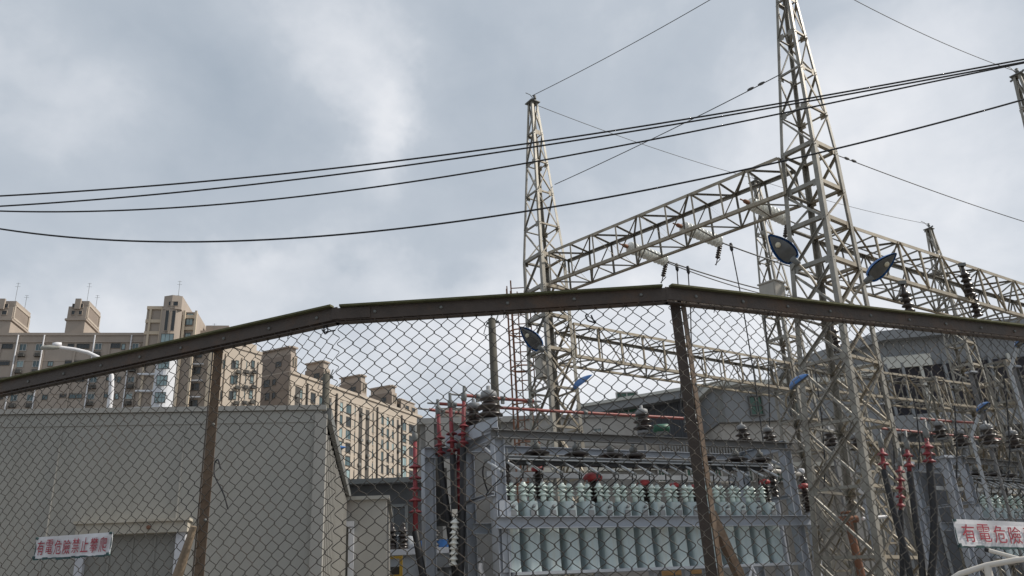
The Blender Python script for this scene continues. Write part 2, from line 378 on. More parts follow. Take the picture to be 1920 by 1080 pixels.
def on_fence(px, py):
    best = None
    for a, b in zip(FP[:-1], FP[1:]):
        d = (b-a).normalized(); s, z = on_plane(px, py, a, math.atan2(d.y, d.x))
        if -.01 <= s <= (b-a).length+.01: return a + d*s, z, d
    return None
for k, (px, py) in enumerate(((393, 700), (1289, 640))):
    p, z, d = on_fence(px, py); n = Vector((-d.y, d.x)); p3 = Vector((p.x, p.y, 0)) + Vector((n.x, n.y, 0))*.014
    dv, nv = Vector((d.x, d.y, 0)), Vector((n.x, n.y, 0))
    mb = MB()
    top = FH-.06
    for (sl, e, wd) in ((0, (-dv*.72+nv*.69).normalized(), .078 if k == 0 else .062), (1, (dv*.86+nv*.5).normalized(), .058)):
        mb.slot(sl); o = e*(.006); q = Vector((-e.y, e.x, 0))
        c = p3 + e*(wd/2+.006)
        mb.bar(c+Vector((0, 0, 1.6)), c+Vector((0, 0, top)), .007, wd, e)
    for z in (1.9, 2.5, 3.1, 3.7):
        mb.slot(2).lathe([(.010, 0), (.010, .006)], p3 + dv*.04 + nv*.02 + Vector((0, 0, z)), (dv*.5-nv*.86), 6)
    fbuild(mb, 'post', [FENCEP, FENCEP2, TRIM])
    if k == 0:
        a = p3 + dv*.02 - nv*.05 + Vector((0, 0, on_fence(394, 985)[1])); q, zq, _ = on_fence(335, 1095)
        mbb = MB().tube([a, Vector((q.x, q.y, zq))-nv*.03, Vector((q.x, q.y, zq))-nv*.03+(Vector((q.x, q.y, zq))-a)*1.2], [.020, .034, .036], 9)
        fbuild(mbb, 'timber_stay', WOODY)
    else:
        a = p3 + dv*.03 + nv*.04 + Vector((0, 0, on_fence(1345, 960)[1])); q, zq, _ = on_fence(1400, 1095)
        q3 = Vector((q.x, q.y, zq)) + nv*.04
        mbb = MB().angle(a, q3+(q3-a)*1.5, .046, .006, nv, dv)
        fbuild(mbb, 'angle_stay', FENCEP2)
def scrap(pxs, r, label, mt):
    pts = []
    for j, (px, py) in enumerate(pxs):
        p, z, d = on_fence(px, py); n = Vector((d.y, -d.x)); o = .012 + .006*math.sin(j*2.1)
        pts.append(Vector((p.x+n.x*o, p.y+n.y*o, z)))
    sm = []
    for i in range(len(pts)-1):
        p0, p1, p2, p3 = pts[max(i-1, 0)], pts[i], pts[i+1], pts[min(i+2, len(pts)-1)]
        for k in range(4):
            t = k/4; sm.append(.5*((2*p1)+(p2-p0)*t+(2*p0-5*p1+4*p2-p3)*t*t+(3*p1-p0-3*p2+p3)*t**3))
    sm.append(pts[-1])
    c = MB().tube(sm, r, 6).build('wire_scrap', mt); return tag(c, label, 'wire')
scrap([(606, 619), (611, 624), (616, 621), (614, 613), (611, 612), (609, 622), (612, 627), (620, 623), (630, 620)], .0045, 'black twist of wire knotted in the mesh under the left rail bend', BLACKRUB)
scrap([(1101, 590), (1098, 594), (1102, 601), (1108, 604), (1116, 607), (1112, 600), (1108, 592)], .005, 'black bent wire tie caught in the mesh above the long lattice beam', BLACKRUB)
scrap([(417, 880), (414, 866), (409, 862), (405, 870), (406, 890), (410, 905), (418, 918), (426, 935), (429, 955)], .005, 'long loose black wire curling out beside the left fence post', BLACKRUB)

# ------------------------------------------------------------------ warning signs tied to the fence
def text_mesh(body, name, m_, size):
    cu = bpy.data.curves.new(name, 'FONT'); cu.body = body; cu.size = size; cu.extrude = .0012; cu.space_character = 1.0
    cu.resolution_u = 3; cu.offset = .0; cu.align_x = 'LEFT'
    ob = bpy.data.objects.new(name, cu); COL.objects.link(ob); bpy.context.view_layer.update()
    dg = bpy.context.evaluated_depsgraph_get(); me = bpy.data.meshes.new_from_object(ob.evaluated_get(dg))
    bpy.data.objects.remove(ob); bpy.data.curves.remove(cu)
    me.materials.clear(); me.materials.append(m_); return me
def sign(tl, tr, bl, body, label, n_show=None):
    P0, z0, d = on_fence(*tl); P1, z1, _ = on_fence(*tr); Pb, zb, _ = on_fence(*bl)
    W, Ht = (P1-P0).length, z0-zb; n = Vector((d.y, -d.x)); ang = math.atan2(d.y, d.x); tilt = math.atan2(z1-z0, W)
    rt = link('warning_sign', None); tag(rt, label, 'sign', 'warning signs on the fence')
    rt.location = (P0.x+n.x*.022, P0.y+n.y*.022, z0); rt.rotation_euler = (Matrix.Rotation(ang, 3, 'Z') @ Matrix.Rotation(math.pi/2, 3, 'X') @ Matrix.Rotation(tilt, 3, 'Z')).to_euler()
    mb = MB(); nx, ny = 24, 6; rnd = random.Random(3); vs, fs = [], []
    for s in (0, 1):
        for j in range(ny+1):
            for i in range(nx+1):
                x, y = W*i/nx, -Ht*j/ny; edge = .004*rnd.uniform(-1, 1) if j == ny else 0
                vs.append((x, y+edge, (.002 if s else -.002)+.004*math.sin(i*.8)+.003*math.sin(j*1.3+i*.3)))
    m1 = (nx+1)*(ny+1)
    for j in range(ny):
        for i in range(nx):
            a = j*(nx+1)+i; fs.append((a+m1, a+1+m1, a+nx+2+m1, a+nx+1+m1)); fs.append((a, a+nx+1, a+nx+2, a+1))
    rim = [i for i in range(nx+1)] + [j*(nx+1)+nx for j in range(1, ny+1)] + [ny*(nx+1)+i for i in range(nx-1, -1, -1)] + [j*(nx+1) for j in range(ny-1, 0, -1)]
    for a, b in zip(rim, rim[1:]+rim[:1]): fs.append((a, b, b+m1, a+m1))
    mb.add(vs, fs); pt = mb.build('plate', SIGNW, rt)
    eb = MB()
    for i in range(16): eb.box((W*(i+.5)/16, -Ht-.002+rnd.uniform(-.004, .003), .003), (W/16*rnd.uniform(.6, 1.1), .012*rnd.uniform(.4, 1.3), .007))
    for x, y in ((.01, -.008), (W-.012, -.006), (.01, -Ht+.01), (W-.012, -Ht+.008)): eb.box((x, y, .008), (.018, .014, .012))
    eb.box((W/2, -Ht-.001, .0), (W, .006, .008)); eb.box((.004, -Ht/2, .0), (.006, Ht, .008)); eb.box((W-.004, -Ht/2, .0), (.006, Ht, .008)); eb.build('dirt_edge', SIGNG, rt)
    k = len(body); cw = (W*.94)/k; tx = link('lettering', None, rt)
    bpy.data.objects.remove(tx)
    for i, ch in enumerate(body):
        me = text_mesh(ch, 'character', SIGNR, 1.0)
        co = np.array([v.co[:] for v in me.vertices]); lo, hi = co.min(0), co.max(0)
        sx, sy = cw*.80/(hi[0]-lo[0]) if ch != '止' else cw*.78/(hi[0]-lo[0]), Ht*.66/(hi[1]-lo[1])
        for v in me.vertices:
            v.co.x = (v.co.x-lo[0])*sx + W*.03 + cw*i + cw*.1; v.co.y = (v.co.y-lo[1])*sy - Ht*.84 + .004*math.sin(i*1.7); v.co.z = .0115 + (v.co.z-lo[2])*.5
        o = link('character', me, rt)
    return rt
TXT = '有電危險禁止攀爬'
sign((76, 1008), (218, 998), (74, 1048), TXT, 'small white warning plate with eight red characters on the left fence panel')
sign((1780, 974), (2016, 984), (1782, 1025), TXT, 'larger white warning plate with red characters at the right edge of the fence')

def shed_prof(n, r0, r1, pitch, z=0):
    o = []
    for i in range(n): o += [(r0, z+i*pitch), (r1, z+i*pitch+pitch*.10), (r1*.98, z+i*pitch+pitch*.22), (r0*1.25, z+i*pitch+pitch*.6), (r0, z+i*pitch+pitch*.98)]
    return o

# ------------------------------------------------------------------ lattice gantry: towers and truss beams
GV, GU = R_(36), R_(-41)
LEV = [.3, 1.7, 3.0, 4.3, 5.6, 6.9, 8.0, 9.1, 10.1, 11.0, 12.0, 13.05, 14.2, 15.3, 16.4, 17.6]
BASE = [1.0]
def thw(z): return np.interp(z, [0, 6.6, 12, 17.6], [.64, .52, .455, .115])*np.interp(z, [0, 6.6, 11], [1+1.6*(BASE[0]-1), BASE[0], 1])
def tower(name, label, loc, rz=GV, levels=LEV, box=None, seed=0):
    t = thing(name, label, 'lattice tower', (loc[0], loc[1], 0), rz, 'steel lattice gantry towers')
    rnd = random.Random(seed)
    zb, zt = levels[0]-.3, levels[-1]
    for sx, sy in ((-1, -1), (1, -1), (1, 1), (-1, 1)):
        mb = MB(); zs = [zb] + [z for z in (6.6, 12.0) if zb < z < zt] + [zt]
        for a, b in zip(zs[:-1], zs[1:]):
            ha, hb = thw(a), thw(b); w = .125 if a < 6 else .112 if a < 11 else .078
            mb.angle((sx*ha, sy*ha, a), (sx*hb, sy*hb, b+.02), w, .014, (-sx, 0, 0), (0, -sy, 0))
        for z in levels[1:-1]:
            h = thw(z)
            for ax in (0, 1):
                for k in (-1, 1):
                    c = [sx*(h-.045), sy*(h-.045), z+k*.035]; c[ax] = (sx, sy)[ax]*(h+.006)
                    mb.lathe([(.013, 0), (.013, .012)], c, ((sx, 0, 0), (0, sy, 0))[ax], 5)
        mb.build('leg', STEEL, t)
    for face in range(4):
        a = face*math.pi/2; ex = Vector((math.cos(a), math.sin(a), 0)); ey = Vector((-math.sin(a), math.cos(a), 0)); mb = MB()
        for i, z in enumerate(levels):
            h = thw(z); w = .062 if z < 12.2 else .048
            if abs(z-9.1) < .01 or abs(z-10.1) < .01 or abs(z-11) < .01 or abs(z-12) < .01: w = .095
            o = ey*(-h+.012)
            mb.angle(o-ex*h+Vector((0, 0, z)), o+ex*h+Vector((0, 0, z)), w, .01, ey*1.0, (0, 0, 1))
            if i+1 < len(levels):
                z2 = levels[i+1]; h2 = thw(z2); w2 = .054 if z < 12 else .042
                o2 = ey*(-h2+.012)
                k = 1 if (i+face//2) % 2 == 0 else -1
                mb.angle(o-ex*k*(h-.03)+Vector((0, 0, z+.03)), o2+ex*k*(h2-.03)+Vector((0, 0, z2-.03)), w2, .009, None, ey)
                if z < 8.5:
                    mb.angle(o+ey*.022+ex*k*(h-.03)+Vector((0, 0, z+.03)), o2+ey*.022-ex*k*(h2-.03)+Vector((0, 0, z2-.03)), w2*.8, .009, None, ey)
                if (i+face) % 2 == 0:
                    for sx in (-1, 1):
                        mb.bar(o+ey*.004+ex*sx*(h-.10)+Vector((0, 0, z-.07)), o+ey*.004+ex*sx*(h-.10)+Vector((0, 0, z+.10)), .012, .17, ex) if z > .5 else None
        mb.build('lattice_bracing', STEEL2 if face in (0, 1) else STEEL, t)  # sun-facing sides take the steel with sunlight in its colour
    mb = MB().box((0, 0, zt+.02), (.36, .36, .03)); mb.box((.1, 0, zt+.12), (.05, .05, .2)).bar((-.1, -.25, zt+.06), (.2, .3, zt+.06), .05)
    mb.tube([(.12, .05, zt+.2), (.02, .12, zt+.42), (-.1, .2, zt+.5)], .012, 5)
    mb.lathe([(.05, 0), (.06, .05), (.03, .07), (.06, .12), (.03, .15)], (.1, 0, zt+.2), (0, 0, 1), 8)
    mb.build('peak_bracket', TRIM, t)
    ft = MB()
    for sx, sy in ((-1, -1), (1, -1), (1, 1), (-1, 1)): ft.box((sx*.64, sy*.64, .1), (.5, .5, .3))
    ft.box((0, 0, .06), (1.1, 1.1, .12)); ft.build('footing', CONCL, t)
    if box:
        c, s = box; mb = MB(); mb.box(c, s).box((c[0], c[1], c[2]+s[2]/2+.015), (s[0]+.05, s[1]+.05, .03)); mb.box((c[0]-s[0]/2-.006, c[1], c[2]), (.012, s[1]*.86, s[2]*.88)); mb.build('control_box', BOXB, t)
    return t
TA, TB = Vector((1.0, 21.9, 0)), Vector((7.5, 16.3, 0))
TC, TF, TG = Vector((9.85, 28.15, 0)), Vector((16.75, 21.9, 0)), Vector((19.3, 33.6, 0))
tower('lattice_tower', 'tall beige lattice tower left of the others, standing clear against the sky', TA, box=((-.40, -.12, 8.65), (.30, .35, .62)), seed=1)
LEAN = Vector((.91, -.41, 0))
TBB = TB - LEAN*1.08
BASE[0] = 1.17; tb_ = tower('lattice_tower', 'nearest and biggest lattice tower, its top cut off by the picture', TBB, box=((-1.02, .72, 8.45), (.34, .42, .62)), seed=2)
_q = Vector((0, 0, 1)).rotation_difference((Vector((0, 0, 1))+LEAN*(.92/16)).normalized()); tb_.rotation_euler = (_q.to_matrix() @ Matrix.Rotation(GV, 3, 'Z')).to_euler(); BASE[0] = 1.0
TB11, TB9 = TBB+LEAN*(.0575*11.5), TBB+LEAN*(.0575*9.6); TB = TBB+LEAN*(.0575*17.6)
tower('lattice_tower', 'slender lattice tower seen right behind the big one, below the rising beam', TC, seed=3)
tower('lattice_tower', 'lattice tower cut off at the right edge of the picture', TF, seed=4)
tower('lattice_tower', 'small far lattice tower with its peak above the right-hand beam', TG, seed=5)

for (px, y, D, zt_, lb) in ((1868, 660, 27, 3, 'slim lattice mast before the dark hall at the far right, under the rail'), (1742, 690, 33, 3, 'slim far lattice mast behind the red pipes right of the biggest tower'), (1590, 720, 30, 3, 'low lattice mast half hidden by the biggest tower')):
    p = atD(px, y, D); lv = [.3+1.15*i for i in range(int((p.z-.3)/1.15)+1)]; mt_ = tower('lattice_mast', lb, (p.x, p.y), GV, lv, seed=9); mt_.scale = (.62, .62, 1); mt_['group'] = 'slim lattice masts'; mt_['category'] = 'lattice mast'
def truss(name, label, p, q, z0, z1, w, n, flip=0, cw=.085):
    p, q = Vector(p), Vector(q); d = (q-p).normalized(); L = (q-p).length; s = Vector((-d.y, d.x, 0))
    t = thing(name, label, 'truss beam', (p.x, p.y, z0), math.atan2(d.y, d.x), 'steel truss beams of the gantry'); H = z1-z0
    for y, z in ((-w/2, 0), (w/2, 0), (-w/2, H), (w/2, H)):
        sy, sz = (1 if y < 0 else -1), (1 if z == 0 else -1)
        MB().angle((0, y, z), (L, y, z), cw, .012, (0, sy, 0), (0, 0, sz)).build('chord', STEEL2 if (y < 0 or z == 0) else STEEL, t)
    st = L/n
    for y in (-w/2, w/2):
        mb = MB(); sy = 1 if y < 0 else -1; yy = y+sy*.014
        for i in range(n+1):
            x = i*st; mb.angle((x, yy, .02), (x, yy, H-.02), .045, .008, (1, 0, 0), (0, sy, 0))
            if i < n:
                a, b = ((x+.04, H-.03), (x+st-.04, .03)) if (i+flip) % 2 == 0 else ((x+.04, .03), (x+st-.04, H-.03))
                mb.angle((a[0], yy+sy*.010, a[1]), (b[0], yy+sy*.010, b[1]), .052, .009, None, (0, sy, 0))
        mb.build('side_lattice', STEEL2 if y < 0 else STEEL, t)
    for z in (0, H):
        mb = MB(); sz = 1 if z == 0 else -1
        for i in range(n+1):
            x = i*st; mb.angle((x, -w/2+.02, z+sz*.02), (x, w/2-.02, z+sz*.02), .042, .008, (1, 0, 0), (0, 0, sz))
            if i < n:
                k = 1 if (i+flip) % 2 == 0 else -1
                mb.angle((x+.05, -k*(w/2-.03), z+sz*.03), (x+st-.05, k*(w/2-.03), z+sz*.03), .042, .008, None, (0, 0, sz))
        mb.build('top_lattice' if z else 'bottom_lattice', STEEL, t)
    return t
def between(a, b, g=.5): d = (b-a).normalized(); return a+d*g, b-d*g
a, b = between(TA, TB11, .55); truss('truss_beam', 'high lattice beam climbing across the sky between the left and the biggest tower', a, b, 11.0, 12.0, .95, 9)
a, b = between(TA, TC, .55); truss('truss_beam', 'lattice beam running from the left tower to the slender one, under the fence rail', a, b, 8.97, 10.02, .95, 11, 1)
a, b = between(TC, TG, .55); truss('truss_beam', 'far lattice beam behind the biggest tower, seen through the mesh', a, b, 9.1, 10.15, .95, 11)
a, b = TB9+polar(R_(34.5))*.55, TB9+polar(R_(34.5))*11.4; truss('truss_beam', 'lattice beam leaving the biggest tower for the right edge, above the fence rail', a, b, 9.0, 10.1, .95, 12)
a, b = between(TG, TG+polar(GU)*9, .55); truss('truss_beam', 'darker far lattice beam crossing in front of the big hall at right', a, b, 9.1, 10.15, .95, 10)
a, b = between(TF, TF+polar(GV)*9, .55); truss('truss_beam', 'lattice beam beyond the tower cut off at the right edge', a, b, 9.1, 10.25, .95, 10)
p, q = atD(1742, 690, 33), atD(1868, 660, 27); p.z = q.z = 0; truss('truss_beam', 'low lattice beam between the two slim masts before the hall', p, q, 5.6, 6.3, .6, 9)
p, q = atD(1590, 720, 30), atD(1742, 690, 33); p.z = q.z = 0; truss('truss_beam', 'low lattice beam reaching from behind the biggest tower to the far slim mast', p, q, 6.4, 7.1, .6, 9)
# ------------------------------------------------------------------ insulator strings, conductors and droppers on the high beam
dAB = (TB11-TA).normalized(); nAB = Vector((-dAB.y, dAB.x, 0)); angAB = math.atan2(dAB.y, dAB.x)
def make_string(label):
    t = thing('insulator_string', label, 'insulator', (0, 0, 0), 0, 'white insulator strings hung from the high beam')
    MB().lathe([(.03, 0), (.055, .05), (.06, .16), (.03, .22)], (0, 0, 0), (1, 0, 0), 10).tube([(-.12, 0, 0), (.02, 0, 0)], .02, 6).build('end_fitting', RUSTY, t)
    d = MB().lathe([(.03, 0), (.06, .005), (.075, .04), (.165, .07), (.18, .10), (.16, .13), (.07, .115), (.03, .15)], (0, 0, 0), (1, 0, 0), 14).mesh('disc', WHITEPORC)
    for i in range(10): o = link('disc', d, t); o.location = (.2+i*.142, 0, 0)
    MB().lathe([(.03, 0), (.04, .05), (.03, .16)], (1.62, 0, 0), (1, 0, 0), 8).build('clamp', TRIM, t)
    pr = []
    for i in range(7): pr += [(.026, i*.075), (.068, i*.075+.02), (.068, i*.075+.035), (.026, i*.075+.06)]
    pr += [(.014, .54), (.012, .74)]
    MB().lathe(pr, (1.68, 0, -.03), (-.25, .1, -1), 9).tube([(1.68, .05, -.5), (1.50, .1, -.72)], .012, 5).build('brown_ribbed_rod', BROWNPORC, t)
    return t
st_lab = ['lowest of three white insulator strings on the high beam, nearest the left tower', 'middle one of three white insulator strings on the high beam', 'topmost of three white insulator strings, beside the biggest tower']
S0 = None; string_ends = []
Pab = TA + nAB*.47
for (px, py), lb in zip(((1167, 459), (1268, 421), (1394, 376)), st_lab):
    s, z = on_plane(px, py, (Pab.x, Pab.y), angAB); p = Pab + dAB*s + Vector((0, 0, z)); dirv = (polar(GV) + Vector((.04, 0, -.10))).normalized()
    rot = dirv.to_track_quat('X', 'Z').to_euler()
    if S0 is None: S0 = make_string(lb); S0.location = p; S0.rotation_euler = rot
    else: dup(S0, p, tuple(rot), lb)
    string_ends.append((p + dirv*1.75, dirv))
def cable(pts, r, label, cat='cable', mt=None, name='overhead_cable', group=None, n=6):
    return tag(MB().tube(pts, r, n).build(name, mt or CABLE), label, cat, group)
def sag(p, q, s, n=24):
    p, q = Vector(p), Vector(q); return [p.lerp(q, i/n) - Vector((0, 0, 4*s*(i/n)*(1-i/n))) for i in range(n+1)]
for (p, dv), lb, yt in zip(string_ends, ('lowest', 'middle', 'topmost'), (0, 1, 2)):
    far = p + polar(GV)*9.5 + Vector((0, 0, .25))
    cable(sag(p, far, .22), .020, f'conductor wire running from the {lb} white insulator string towards the slender tower', 'cable', WIRE, 'conductor_wire', 'conductors from the insulator strings')
    if yt == 0: cable(sag(p-Vector((0, 0, .05)), far+Vector((.1, -.1, -.10)), .34), .016, 'second, lower conductor wire under the one from the lowest insulator string', 'cable', WIRE, 'conductor_wire', 'conductors from the insulator strings')
for i, ((px, py), k, (ex, ey), lb) in enumerate((((1269, 500), 0, (1276, 775), 'dropper wire hanging nearest the lowest insulator string'), ((1290, 505), 0, (1296, 785), 'dropper wire just right of the one at the lowest insulator string'), ((1371, 462), 1, (1432, 835), 'dropper wire hanging from the conductor of the middle insulator string'))):
    p, dv = string_ends[k]; top = atD(px, py, math.hypot(p.x, p.y)+.6); bot = atD(ex, ey, math.hypot(p.x, p.y)+.2)
    mb = MB().tube([top, top+(bot-top)*.3+Vector((.05, 0, 0)), top+(bot-top)*.7+Vector((.06, .05, 0)), bot], .017, 6); mb.lathe([(.04, 0), (.05, .05), (.05, .2), (.02, .26)], top+Vector((0, 0, .1)), (0, 0, -1), 8)
    tag(mb.build('dropper_wire', CABLE), lb, 'wire', 'dropper wires')
hb = MB().lathe(shed_prof(5, .06, .13, .13, -.7) + [(.05, .0), (.03, .12)], (0, 0, 0), (0, 0, 1), 12)
h0 = None
for px, py, D, lb in ((1806, 506, 22.0, 'black finned insulator standing inside the right-hand beam, upper one'), (1820, 545, 22.5, 'black finned insulator hanging under the right-hand beam near the edge'), (1694, 541, 19.2, 'black finned insulator hanging under the right-hand beam beside the biggest tower'), (1560, 612, 21, 'black finned insulator hanging inside the biggest tower just under the rail')):
    t = thing('hanging_insulator', lb, 'insulator', atD(px, py, D), 0, 'black insulators on the right-hand beam')
    if h0 is None: h0 = hb.mesh('finned_body', BROWNPORC)
    link('finned_body', h0, t); MB().box((0, 0, .14), (.16, .1, .08)).build('clamp', TRIM, t)
for (x0, y0, x1, y1, D, lb) in ((1432, 560, 1440, 860, 24, 'thin dropper wire in front of the slender tower'), (1528, 690, 1545, 930, 21, 'thin dropper wire among the left legs of the biggest tower'), (1668, 770, 1672, 960, 20, 'thin dropper wire right of the biggest tower'), (1708, 720, 1722, 880, 22, 'thin dropper wire in front of the hall, left of the far mast'), (1790, 760, 1786, 960, 22, 'thin dropper wire above the warning plate at right'), (1880, 690, 1890, 900, 23, 'thin dropper wire near the right edge above the plate')):
    a, b = atD(x0, y0, D), atD(x1, y1, D); tag(MB().tube([a, a.lerp(b, .4)+Vector((.1, .05, 0)), a.lerp(b, .75)+Vector((.08, 0, 0)), b], .018, 6).build('dropper_wire', CABLE), lb, 'wire', 'dropper wires')
# thin earth wires between the tower peaks, and stays
pk = lambda T, z=17.75: Vector((T.x, T.y, z))
cable(sag(pk(TA, 17.9), pk(TB, 17.8), .12), .011, 'thin earth wire from the left tower peak up to the biggest tower', 'wire', WIRE, 'earth_wire')
cable(sag(pk(TA, 17.6), pk(TC, 17.8), .15), .010, 'thin earth wire sloping from the left tower peak to the slender tower', 'wire', WIRE, 'earth_wire')
cable(sag(pk(TC, 17.8), pk(TG, 17.9), .15), .010, 'faint earth wire from the slender tower to the small far tower peak', 'wire', WIRE, 'earth_wire')
cable(sag(pk(TB, 17.8), pk(TF, 17.8), .3), .011, 'thin earth wire coming down from the top right of the sky to the right-edge tower', 'wire', WIRE, 'earth_wire')
def stay(p, q, lb):
    p, q = Vector(p), Vector(q); mb = MB().tube(sag(p, q, .06), .012, 6); d = (q-p).normalized()
    for k in (.45, .75): mb.lathe([(.02, 0), (.035, .05), (.035, .12), (.02, .18)], q-d*(k+.2), d, 6)
    tag(mb.build('stay_wire', WIRE), lb, 'wire')
stay(atD(1040, 346, 21.9), atD(1466, 138, 17.6), 'stay wire with a turnbuckle between the upper parts of the left and biggest towers')
q = atD(1562, 288, 18.1); stay(atD(1925, 417, 27.6), q, 'stay wire leaving the biggest tower for the right edge, with a turnbuckle')

# ------------------------------------------------------------------ four heavy cables strung along the road
CB = [([(0, 368), (240, 350), (480, 333), (720, 305), (960, 272), (1200, 237), (1380, 208), (1550, 179), (1900, 115), (1920, 111)], 0.0, 'uppermost of the four heavy black cables strung across the sky'),
      ([(0, 387), (240, 368), (480, 346), (720, 317), (960, 280), (1200, 244), (1380, 214), (1550, 184), (1900, 120), (1920, 116)], .25, 'second from the top of the four heavy black cables'),
      ([(0, 396), (240, 393), (480, 378), (720, 349), (960, 309), (1200, 266), (1380, 232), (1550, 194), (1900, 122), (1920, 118)], .5, 'third from the top of the heavy black cables, sagging to meet the upper two'),
      ([(0, 430), (140, 444), (350, 453), (480, 452), (720, 432), (960, 400), (1200, 359), (1380, 319), (1577, 279), (1900, 192), (1920, 186)], -.35, 'lowest heavy black cable, with the deepest sag')]
for pts, off, lb in CB:
    X, Z = [], []
    ang = R_(-4); P0 = (0, 10.0+off)
    for px, py in pts: s, z = on_plane(px, py, P0, ang); X.append(s); Z.append(z)
    co = np.polyfit(X, Z, 4); xs = np.linspace(X[0]-1.2, X[-1]+1.5, 70)
    zs_ = [float(np.polyval(co, x)) for x in xs]; ml, mr = (zs_[1]-zs_[0])/(xs[1]-xs[0]), (zs_[-1]-zs_[-2])/(xs[-1]-xs[-2])
    xs = [xs[0]-16, xs[0]-8] + list(xs) + [xs[-1]+5, xs[-1]+10]; zs_ = [zs_[0]-ml*16+1.6, zs_[0]-ml*8+.4] + zs_ + [zs_[-1]+mr*5+.1, zs_[-1]+mr*10+.4]
    cable([(P0[0]+x*math.cos(ang), P0[1]+x*math.sin(ang), z) for x, z in zip(xs, zs_)], .0125, lb, 'cable', CABLE, 'overhead_cable', 'heavy black cables across the sky')

# ------------------------------------------------------------------ blue floodlights on the towers
def make_lamp(label):
    t = thing('floodlight', label, 'lamp', (0, 0, 0), 0, 'blue floodlights on the gantry')
    L = .66; n = 14; k = 14
    def sec(u):  # half width / height of the shell along its length
        return .165*math.sin(math.pi*min(1, (.06+.94*u))**.75)**.7 + .035*(1-u), .13*math.sin(math.pi*min(1, .1+.9*u)**.8)**.8 + .035*(1-u)
    vs, fs, v2 = [], [], []
    for i in range(n+1):
        u = i/n*.985; w, h = sec(u)
        for j in range(k+1):
            a = math.pi*j/k; vs.append((u*L, w*math.cos(a), h*math.sin(a)))
    for i in range(n):
        for j in range(k): fs.append((i*(k+1)+j, (i+1)*(k+1)+j, (i+1)*(k+1)+j+1, i*(k+1)+j+1))
    fs += [tuple(range(k+1)), tuple(range(n*(k+1)+k, n*(k+1)-1, -1))]
    MB().add(vs, fs, True).build('shell', BLUE, t)
    mb = MB(); vs, fs = [], []
    for i in range(n+1):
        u = .04+i/n*.93; w, h = sec(u)
        for j in range(k+1):
            a = math.pi*j/k; vs.append((u*L, (w-.040)*math.cos(a), .012-(.035 if u > .3 else .02)*math.sin(a)*min(1, 4*u*(1-u)+.2)))
    for i in range(n):
        for j in range(k): fs.append((i*(k+1)+j, i*(k+1)+j+1, (i+1)*(k+1)+j+1, (i+1)*(k+1)+j))
    mb.add(vs, fs, True).build('lens', LENS, t)
    MB().lathe([(.035, 0), (.055, .012), (.045, .03)], (.38, 0, -.018), (0, 0, -1), 10).build('bulb', LENS2, t)
    MB().lathe([(.05, -.10), (.055, 0), (.07, .06)], (-.02, 0, .02), (1, 0, 0), 10).build('neck', TRIM, t)
    MB().tube([(-.1, 0, .02), (-.3, 0, 0), (-.5, 0, -.06), (-.66, 0, -.2)], .024, 8).build('arm', STEEL2, t)
    return t
L0 = None
# neck pixel, nose pixel, distance, extra depth of the nose, direction the lens looks
LAMPS = [((1488, 487), (1440, 440), 16.2, -.25, (-.5, -1, -.75), 'blue floodlight with its lens showing, left of the biggest tower above the rail'),
         ((1632, 522), (1682, 474), 16.6, -.2, (.55, -1, -.65), 'blue floodlight tilted up to the right, on the biggest tower above the rail'),
         ((1012, 652), (974, 612), 21.0, -.35, (-.5, -1, -.7), 'blue floodlight with its lens showing on the left tower, just under the rail'),
         ((1079, 728), (1112, 702), 21.2, -.5, (.35, .45, -1), 'blue floodlight seen from its back, right of the left tower under the beam'),
         ((628, 846), (650, 838), 30.0, -.6, (.1, .2, -1), 'small blue floodlight in front of the beige flats beside the grey shed'),
         ((1489, 727), (1516, 702), 17.0, -.35, (.4, .3, -1), 'blue floodlight seen edge-on beside the leftmost leg of the biggest tower'),
         ((1840, 772), (1854, 754), 24.0, -.9, (.3, .4, -1), 'pale blue floodlight at the right before the dark hall, under the far beam'),
         ((1912, 648), (1926, 630), 24.0, -.9, (.3, .4, -1), 'blue floodlight touching the right edge of the picture under the rail')]
for npx, hpx, D, dz, look, lb in LAMPS:
    a = atD(*npx, D); b = atD(*hpx, D); ax = b-a; L = ax.length; dep = math.sqrt(max(.0, .66**2 - L*L)) if L < .66 else 0
    rd_ = (a-CAM).normalized(); ax = ax + rd_*(-dep if dz < 0 else dep); ax.normalize()
    lk = Vector(look).normalized(); zz = -(lk - ax*lk.dot(ax)).normalized(); yy = zz.cross(ax)
    rot = Matrix((ax, yy, zz)).transposed().to_euler(); sc = max(.9, min(1.25, L/.66))
    if L0 is None: L0 = make_lamp(lb); L0.location = a; L0.rotation_euler = rot; L0.scale = (sc,)*3
    else: dup(L0, a, tuple(rot), lb, scale=sc)

for npx, hpx, D, lb in ((LAMPS[4][0], LAMPS[4][1], 30.0, 'thin pole carrying the small floodlight, half hidden behind the grey shed'), (LAMPS[6][0], LAMPS[6][1], 24.0, 'thin pale pole carrying the pale blue floodlight at the right'), (LAMPS[7][0], LAMPS[7][1], 24.0, 'thin pole under the floodlight at the right edge')):
    a = atD(*npx, D); b = atD(*hpx, D); ax = (b-a).normalized(); q = a-ax*.5+Vector((0, 0, -.12)); t = thing('lamp_pole', lb, 'pole', (q.x, q.y, 0)); MB().tube([(0, 0, 0), (0, 0, q.z-.1), a-Vector((q.x, q.y, 0))-ax*.1], .045, 8).build('shaft', EQUIP, t)
